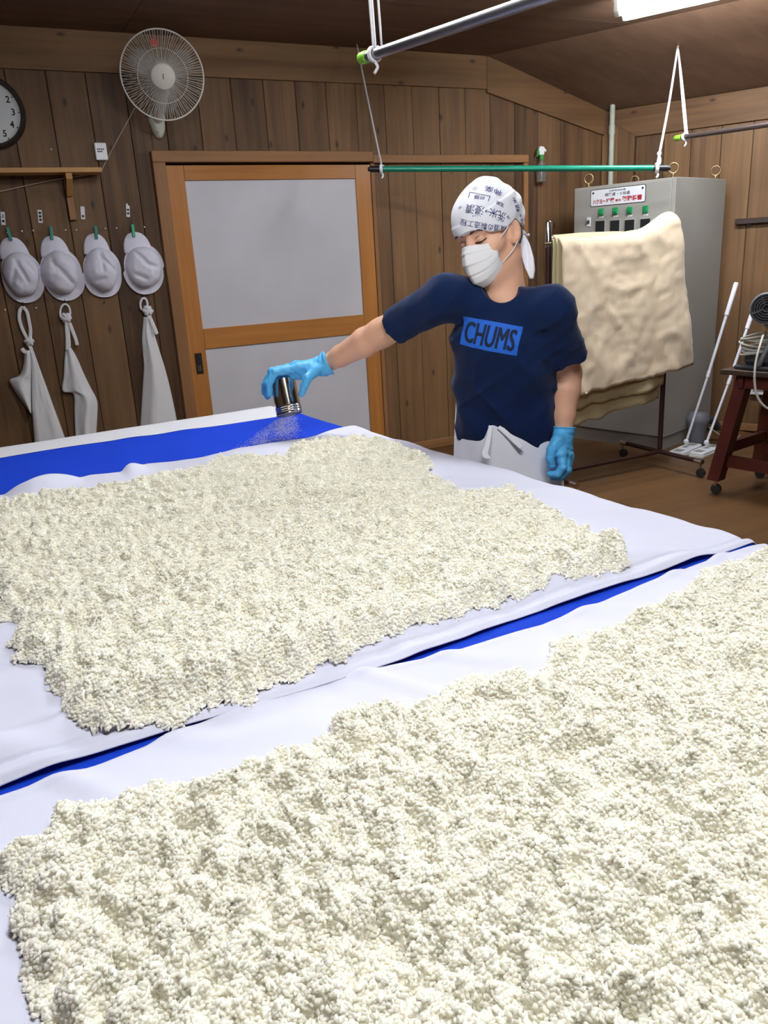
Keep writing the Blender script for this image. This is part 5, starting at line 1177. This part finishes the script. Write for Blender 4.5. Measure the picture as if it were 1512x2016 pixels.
# mops leaning in the corner
mat('mop_white', 'd9dbe2', 0.45); mat('mop_pad', 'cfcabb', 0.9); mat('mop_grip', 'e3e0ea', 0.4)
def mop(base, top, label, hd=0.3, dirx=(1,0,0)):
    base, top = np.asarray(base, float), np.asarray(top, float); t = thing('floor_mop', (base[0], base[1], 0), label, 'mop', 'mops by the cabinet'); d = top-base
    dx = nrm(dirx); dy = np.array([-dx[1], dx[0], 0]); f_ = Fr((base[0], base[1], 0), dx, dy, (0,0,1))
    G().prism(rrect(hd, 0.10, 0.02), f_, 0.014, 0.034, 0.006).obj('head', 'mop_white', t); G().prism(rrect(hd+0.01, 0.11, 0.02), f_, 0.001, 0.014).obj('pad', 'mop_pad', t)
    for s_ in (-1, 1): G().box((s_*hd*0.33-0.03,-0.025,0.034), (s_*hd*0.33+0.03,0.025,0.036), f_).obj('clip_plate', 'cabinet_grey', t)
    G().ball(base+np.array([0,0,0.045]), 0.018).obj('joint', 'mop_white', t, True)
    G().tube([base+np.array([0,0,0.04]), base+d*0.45], 0.0085, 10).obj('lower_pole', 'mop_white', t, 40); G().tube([base+d*0.44, base+d*0.48], 0.0125, 10).obj('collar', 'mop_grip', t, 40)
    G().tube([base+d*0.47, base+d*0.82], 0.0100, 10).obj('upper_pole', 'mop_white', t, 40); G().tube([base+d*0.81, base+d*0.995, top], [0.0145,0.0155,0.012], 12).obj('grip', 'mop_grip', t, 40)
mb = atz(1350, 882, 0.03); mt_ = atd(1450, 556, 5.15); mop((mb[0], mb[1], 0.03), mt_, 'white floor mop leaning nearest the cabinet, its long grip against the planks', 0.30, (0.95, 0.3, 0))
mb2 = atz(1390, 884, 0.03); mt2 = atd(1490, 590, 5.2); mop((mb2[0], mb2[1], 0.03), mt2, 'second white floor mop, half hidden behind the dark cart', 0.28, (0.95, 0.25, 0))

# grey hand blower lying behind the mops
mat('grey_plastic', '6b6c73', 0.5); mat('dark_plastic', '35363b', 0.5); mat('pale_cord', 'b4b1a6', 0.6)
gb = atz(1412, 882, 0.0); gd = nrm((0.35, 0.75, 0)); bw = thing('hand_blower', gb, 'small grey hand blower standing on the floor behind the mops', 'blower')
o_ = gb + gd*0.18 + np.array([-0.10, 0.0, 0.0])
G().lathe([(0.001,0), (0.06,0.0), (0.065,0.012), (0.058,0.10), (0.075,0.15), (0.078,0.19), (0.055,0.225), (0.001,0.23)], o_, (0.05,0.02,1), 24, caps=False).obj('housing', 'grey_plastic', bw, 40)
G().tube([o_+np.array([0.05,0,0.17]), o_+np.array([0.13,-0.02,0.16]), o_+np.array([0.17,-0.03,0.10])], [0.035,0.03,0.026], 14).obj('nozzle', 'dark_plastic', bw, 40)
G().tube(spline([o_+np.array([0.06,-0.05,0.12]), o_+np.array([0.12,-0.1,0.06]), o_+np.array([0.10,-0.12,0.01]), o_+np.array([0.25,-0.10,0.006]), o_+np.array([0.42,-0.02,0.006])], 24), 0.004, 6).obj('cord', 'pale_cord', bw, True)

# outlet box on the right wall, dark rail higher up
of_ = Fr(atw(1500, 757), -WRD, (0,0,1), WRN); ob = thing('outlet_box', of_((0,-0.07,0)), 'pale outlet box with a printed label low on the right wall', 'outlet')
G().box((-0.07,-0.07,0), (0.09,0.07,0.04), of_, ch=0.004).obj('case', 'sign_white', ob)
for i in range(4): G().box((-0.05, 0.02-i*0.022, 0.04), (0.06-0.02*(i % 2), 0.03-i*0.022, 0.0405), of_).obj('print_mark', 'grey_plastic', ob)
rf2 = Fr(atw(1448, 437, 0.03), -WRD, (0,0,1), WRN); rl = thing('wall_rail', rf2((0.2,-0.02,-0.03)), 'dark wooden rail on the right wall at the right edge of the view', 'rail')
mat('dark_wood', '2b1915', 0.5, var=0.2, scale=8); G().box((0,-0.018,-0.005), (0.8,0.018,0.018), rf2, ch=0.003).obj('bar', 'dark_wood', rl)
for x_ in (0.09, 0.45): G().box((x_-0.015,-0.03,-0.03), (x_+0.015,0.012,-0.005), rf2).obj('bracket', 'dark_wood', rl)

# dark wooden cart on casters with a heater and coiled cable
mat('cart_wood', '4a1f1a', 0.35, var=0.25, scale=6, stretch=(1,1,0.3)); mat('cart_top', '3a2a22', 0.5, var=0.2, scale=6)
kA = np.array([3.555, 3.035, 0]); ke = nrm((0.985, 0.17, 0)); kl_ = nrm((0.20, -0.98, 0)); kz = float(atd(1432, 727, 4.27)[2]); kw, kL = 0.46, 0.95
cart = thing('wooden_cart', kA + ke*kw/2 + kl_*kL/2, 'dark red wooden cart with splayed legs on casters at the right edge', 'cart')
kf = Fr(kA, ke, kl_, (0,0,1))            # x across the end, y along the cart
for i in range(3): G().box((-0.02+i*(kw+0.04)/3+0.001, -0.02, kz-0.028), (-0.02+(i+1)*(kw+0.04)/3-0.001, kL+0.02, kz), kf, ch=0.003).obj('top_board', 'cart_top', cart)
for y_ in (0.06, kL-0.09): G().box((0.02, y_, kz-0.10), (kw-0.02, y_+0.03, kz-0.029), kf, ch=0.002).obj('end_rail', 'cart_wood', cart)
for x_ in (0.02, kw-0.05): G().box((x_, 0.10, kz-0.10), (x_+0.03, kL-0.1, kz-0.029), kf, ch=0.002).obj('side_rail', 'cart_wood', cart)
legz = 0.085
for ix in (0, 1):
    for iy in (0, 1):
        tx, ty = (0.075, 0.085)[0] if ix == 0 else kw-0.075, 0.075 if iy == 0 else kL-0.075; bx2, by2 = (0.0 if ix == 0 else kw), (-0.01 if iy == 0 else kL+0.01)
        r_ = 0.034; q = []
        for (cx_, cy_, cz_) in ((bx2, by2, legz), (tx, ty, kz-0.03)):
            for a_, b2 in ((-1,-1), (1,-1), (1,1), (-1,1)): q.append((cx_+a_*r_, cy_+b2*r_, cz_))
        lg = G().add(kf(q), [(3,2,1,0), (4,5,6,7), (0,1,5,4), (1,2,6,5), (2,3,7,6), (3,0,4,7)]).obj('leg', 'cart_wood', cart)
        c_ = kf((bx2, by2, 0)); G().tube([c_+np.array([0,0,legz]), c_+np.array([0,0,0.05])], 0.009, 8).obj('caster_stem', 'steel', cart, 40)
        G().lathe([(0.012,-0.013), (0.027,-0.012), (0.0295,0), (0.027,0.012), (0.012,0.013)], c_+np.array([0.008,0,0.030]), (0.9,0.4,0), 16).obj('caster_wheel', 'rubber', cart, 40)
for y_ in (0.012, kL-0.045): G().box((0.03, y_, 0.24), (kw-0.03, y_+0.032, 0.30), kf, ch=0.002).obj('stretcher', 'cart_wood', cart)
for x_ in (0.018, kw-0.05): G().box((x_, 0.02, 0.16), (x_+0.032, kL-0.03, 0.225), kf, ch=0.002).obj('stretcher', 'cart_wood', cart)
# heater: ribbed drum on a dark cradle
mat('heater_grey', '74767c', 0.4, 0.3); hz0 = kz+0.001
ht = thing('fan_heater', kf((0.2, 0.30, hz0)), 'grey drum-shaped fan heater with a round grille, on the dark cart', 'heater')
ha = nrm(kf((0.0,-1.0,0))-kf((0,0,0))); hcn = atd(1509, 607, 4.05); hax = nrm(np.array([-0.55, -0.55, 0.0])); hax = nrm(-kl_*-0.55 + nrm(CAMP-hcn)*0.2 + np.array([-0.55, -0.1, 0])); hax = cdir(-0.42, 0.2, -0.88); hr = 0.078
hx, hy = perp(hax)
G().lathe([(hr*0.8, -0.36), (hr*0.98, -0.34), (hr, -0.30), (hr, -0.03), (hr*1.02, -0.02), (hr*1.02, 0.0), (hr*0.94, 0.004), (hr*0.93, -0.02)], hcn, hax, 40).obj('drum', 'heater_grey', ht, 40)
G().lathe([(0.001, -0.018), (hr*0.93, -0.018)], hcn, hax, 32, caps=False).obj('back_plate', 'rubber', ht)
for r_ in (0.88, 0.72, 0.56, 0.40, 0.22): G().tube([hcn + hr*r_*(math.cos(a)*hx+math.sin(a)*hy) for a in np.linspace(0, 2*math.pi, 41)[:-1]], 0.0055, 6, closed=True).obj('grille_ring', 'dark_plastic', ht, True)
for k in range(4): a = k*math.pi/2+0.4; G().tube([hcn + hr*0.2*(math.cos(a)*hx+math.sin(a)*hy), hcn + hr*0.92*(math.cos(a)*hx+math.sin(a)*hy)], 0.006, 6).obj('grille_spoke', 'dark_plastic', ht)
lo_ = hcn - hax*0.16; zf_ = hz0
for s_ in (-0.12, 0.12):
    q = lo_ + hax*s_; G().tube(spline([q-np.array([0,0,hr*0.9]), q + hx*0.04*(1 if hx[2] < 0.5 else 1)-np.array([0,0,hr+0.05]), np.array([q[0]-0.02, q[1], zf_+0.02])], 10), 0.014, 10).obj('cradle_leg', 'heater_grey', ht, True)
G().box((0.02, 0.03, 0.0), (0.30, 0.46, 0.02), Fr(kf((0,0,hz0)), ke, kl_, (0,0,1)), ch=0.006).obj('base_tray', 'dark_plastic', ht)
# coiled cable in front of the heater
cc_ = kf((0.12, 0.10, hz0+0.11)); cbl = thing('cable_coil', kf((0.12,0.10,hz0+0.02)), 'coil of pale grey cable piled on the cart below the heater', 'cable')
coil = []
for i in range(7*28):
    a = i*2*math.pi/28; k = i/28; coil.append(cc_ + np.array([0, 0, -0.03+0.013*k]) + (0.105+0.012*math.sin(k*2.3))*math.cos(a)*ke + (0.07+0.01*math.cos(k*1.7))*math.sin(a)*kl_ + np.array([0,0,0.012*math.sin(a*1.0+k)]))
G().tube(coil, 0.0055, 6).obj('loops', 'pale_cord', cbl, True)
G().tube(spline([coil[-1], atd(1500,668,4.0), atd(1487,720,3.95), atd(1488,770,3.95), atd(1505,800,3.95), atd(1540,815,3.95)], 30), 0.0058, 6).obj('loose_end', 'pale_cord', cbl, True)
G().box((-0.09,-0.06,0.0), (0.12,0.10,0.075), Fr(kf((0.13,0.12,hz0+0.021)), ke, kl_, (0,0,1)), ch=0.02).obj('spool_core', 'dark_plastic', cbl)
# ------------------------------------------------------------------ hanging rods and ropes
mat('rope_white', 'e6e4e6', 0.85, bump=0.5, bscale=300); mat('rope_grey', 'b5aeac', 0.85); mat('pole_green', '0f7d63', 0.3); mat('pole_black', '1b1b1e', 0.4); mat('cap_lime', '86c83a', 0.35); mat('pole_steel', 'a9a8ae', 0.32, 0.9)
def rope(pts, lab, r=0.004, m_='rope_white', n=20):
    return G().tube(spline(pts, n), r, 7).obj('rope', m_, None, True, label=lab, cat='rope', group='ropes holding the poles')
def rope_knot(c, ax, r, parent, rr=0.004, m_='rope_white'):
    x, y = perp(ax); g = G(); ax = nrm(ax)
    pts = [np.asarray(c) + (r+rr)*(math.cos(a)*x+math.sin(a)*y) + ax*0.008*(a/(2*math.pi)-1.2) for a in np.linspace(0, 4.4*math.pi, 50)]; g.tube(pts, rr, 6)
    g.obj('hitch', m_, parent, True); q = np.asarray(c) - np.array([0,0,r+0.006]); G().tube(spline([q, q+np.array([0.004,-0.006,-0.014]), q+np.array([-0.006,-0.004,-0.03])], 8), rr*1.1, 6).obj('loose_tail', m_, parent, True)
# green pole in front of the back wall
g0, g1 = atd(745, 333, 4.72), atd(1297, 331, 4.50); gd = nrm(g1-g0); gr_ = 0.0160
gp = thing('green_pole', (g0+g1)/2, 'long green pole with black ends hanging level in front of the back wall', 'pole')
G().tube([g0, g1], gr_, 14).obj('tube', 'pole_green', gp, 40)
for e, s_ in ((g0, -1), (g1, 1)): G().tube([e-gd*s_*0.03, e+gd*s_*0.025, e+gd*s_*0.05, e+gd*s_*0.052, e+gd*s_*0.062], [gr_*1.15, gr_*1.15, gr_*1.1, gr_*0.8, gr_*0.75], 14).obj('end_cap', 'pole_black', gp, 40)
hkL = aty(703, 95, YW-0.10); hkL[2] = ZF-0.004
hkR = on_plane(1335, 84, np.cross(np.array([XC-XB, 0, ZE-ZF]), WRD), (XB, YW, ZF)) + np.array([0,0,-0.02])
r1 = rope([hkL, (hkL+g0+gd*0.02)/2, g0+gd*0.02+np.array([0,0,0.02])], 'greyish rope from the ceiling to the left end of the green pole', 0.0058, 'rope_grey'); rope_knot(g0+gd*0.02, gd, gr_, r1, 0.005)
r2 = rope([hkR, (hkR+g1)/2, g1-gd*0.01+np.array([0,0,0.012])], 'white rope from the ceiling hook to the right end of the green pole', 0.0068); rope_knot(g1-gd*0.01, gd, gr_, r2, 0.006)
kq = g1-gd*0.01 + (hkR-g1)*0.11; G().tube(spline([kq, kq*0.5+g1*0.5+gd*0.008, g1+np.array([0,0,0.012])], 10), 0.005, 6).obj('strand', 'rope_white', r2, True)
G().ball(kq, 0.013).obj('knot', 'rope_white', r2, True)
# steel pole on the right, lime cap
s0, s1 = atd(1332, 272, 4.72), atd(1560, 238, 4.02); sd = nrm(s1-s0); s1 = s0 + sd*1.6
sp_ = thing('steel_pole', (s0+s1)/2, 'dull steel pole with a lime cap leaving the right edge of the view', 'pole', 'steel poles')
mat('pole_dull', '5a4f4c', 0.3, 0.7); G().tube([s0+sd*0.03, s1], 0.0145, 14).obj('tube', 'pole_dull', sp_, 40); G().tube([s0-sd*0.012, s0-sd*0.006, s0+sd*0.045], [0.012, 0.016, 0.0165], 14).obj('end_cap', 'cap_lime', sp_, 40)
for k, o in ((0, 0.07), (1, 0.085)):
    e = s0 + sd*o; rp = rope([hkR, (hkR+e)/2+np.array([0.006*k,0,0]), e+np.array([0,0,0.014])], ('white rope from the ceiling hook to the lime-capped pole, left strand', 'white rope from the ceiling hook to the lime-capped pole, right strand')[k], 0.005)
    if k == 0: rope_knot(e, sd, 0.0145, rp, 0.0045)
p = hkR + np.array([0,0,0.02]); G().tube([p+np.array([0,0,0.01]), p+np.array([0,0,-0.01]), p+np.array([0.008,-0.006,-0.022]), p+np.array([0.012,-0.01,-0.010])], 0.003, 6).obj('ceiling_hook', 'brass', None, True, label='small brass hook in the sloping ceiling holding three white ropes', cat='hook')
# bright steel pole overhead, lime cap
t0, t1 = atd(712, 115, 2.32), atd(1090, -12, 1.72); td = nrm(t1-t0); t1 = t0 + td*2.3
tp = thing('steel_pole', (t0+t1)/2, 'shiny steel pole with a lime cap slanting overhead at the top of the view', 'pole', 'steel poles')
G().tube([t0+td*0.02, t1], 0.0145, 18).obj('tube', 'pole_steel', tp, 40); G().tube([t0-td*0.008, t0-td*0.002, t0+td*0.032], [0.012, 0.016, 0.0168], 16).obj('end_cap', 'cap_lime', tp, 40)
for k, (o, du, lab) in enumerate(((0.058, (0,0), 'front'), (0.068, (0.004,0.0), 'middle'), (0.105, (0.0,0.012), 'rear'))):
    e = t0 + td*o; top = np.array([e[0]-0.01+du[0], e[1]+0.01+du[1], ZF-0.003]); 
    rp = rope([top, (top+e)/2, e+np.array([0,0,0.014]) + (np.array([-0.004,-0.016,-0.014]) if k < 2 else 0)], 'white rope from the ceiling to the shiny overhead pole, %s strand' % lab, 0.0034)
    if k == 1: rope_knot(e, td, 0.0145, rp, 0.004)
e = t1 - td*0.08; rope([np.array([e[0], e[1], ZF-0.003]), (e+np.array([e[0], e[1], ZF-0.003]))/2, e+np.array([0,0,0.014])], 'white rope holding the near end of the overhead pole, above the view', 0.0034)
G().tube([t1-td*0.03, t1+td*0.004], 0.0168, 16).obj('end_cap', 'cap_lime', tp, 40)
# ------------------------------------------------------------------ mould spores falling from the tin
mat('spore_dust', 'd9d2b4', 0.9)
n = 8000; k = rng.random(n)**1.25; a = rng.random(n)*2*math.pi; rad = 0.036*np.sqrt(rng.random(n))*(1+1.9*k) + 0.014*k*rng.standard_normal(n)
x_, y_ = perp(cax); drift = np.array([-0.10, -0.05, 0])
P = cb_ + cax*0.004 + (np.cos(a)*rad)[:,None]*x_ + (np.sin(a)*rad)[:,None]*y_ + k[:,None]*(np.array([0,0,-(cb_[2]-T-0.02)]) + drift)
kp = (vnoise(P[:,0]*38, P[:,1]*38, P[:,2]*30, 5) > 0.15*rng.standard_normal(n)-0.05); P = P[kp]; n = len(P)
P[:, 2] = np.maximum(P[:, 2], T+0.014); sz = 0.00032 + 0.00035*rng.random(n)
tet = np.array([(1,1,1), (1,-1,-1), (-1,1,-1), (-1,-1,1)])*0.8
V = (P[:,None,:] + tet[None]*sz[:,None,None]).reshape(-1,3); F = (np.arange(n)[:,None,None]*4 + np.array([(0,1,2), (0,3,1), (0,2,3), (1,3,2)])[None]).reshape(-1,3)
g = G(); g.v = [V]; g.f = F.tolist(); g.n = len(V); g.obj('spore_dust', 'spore_dust', None, label='cloud of fine pale dust drifting down from the tin', cat='dust', kind='stuff')
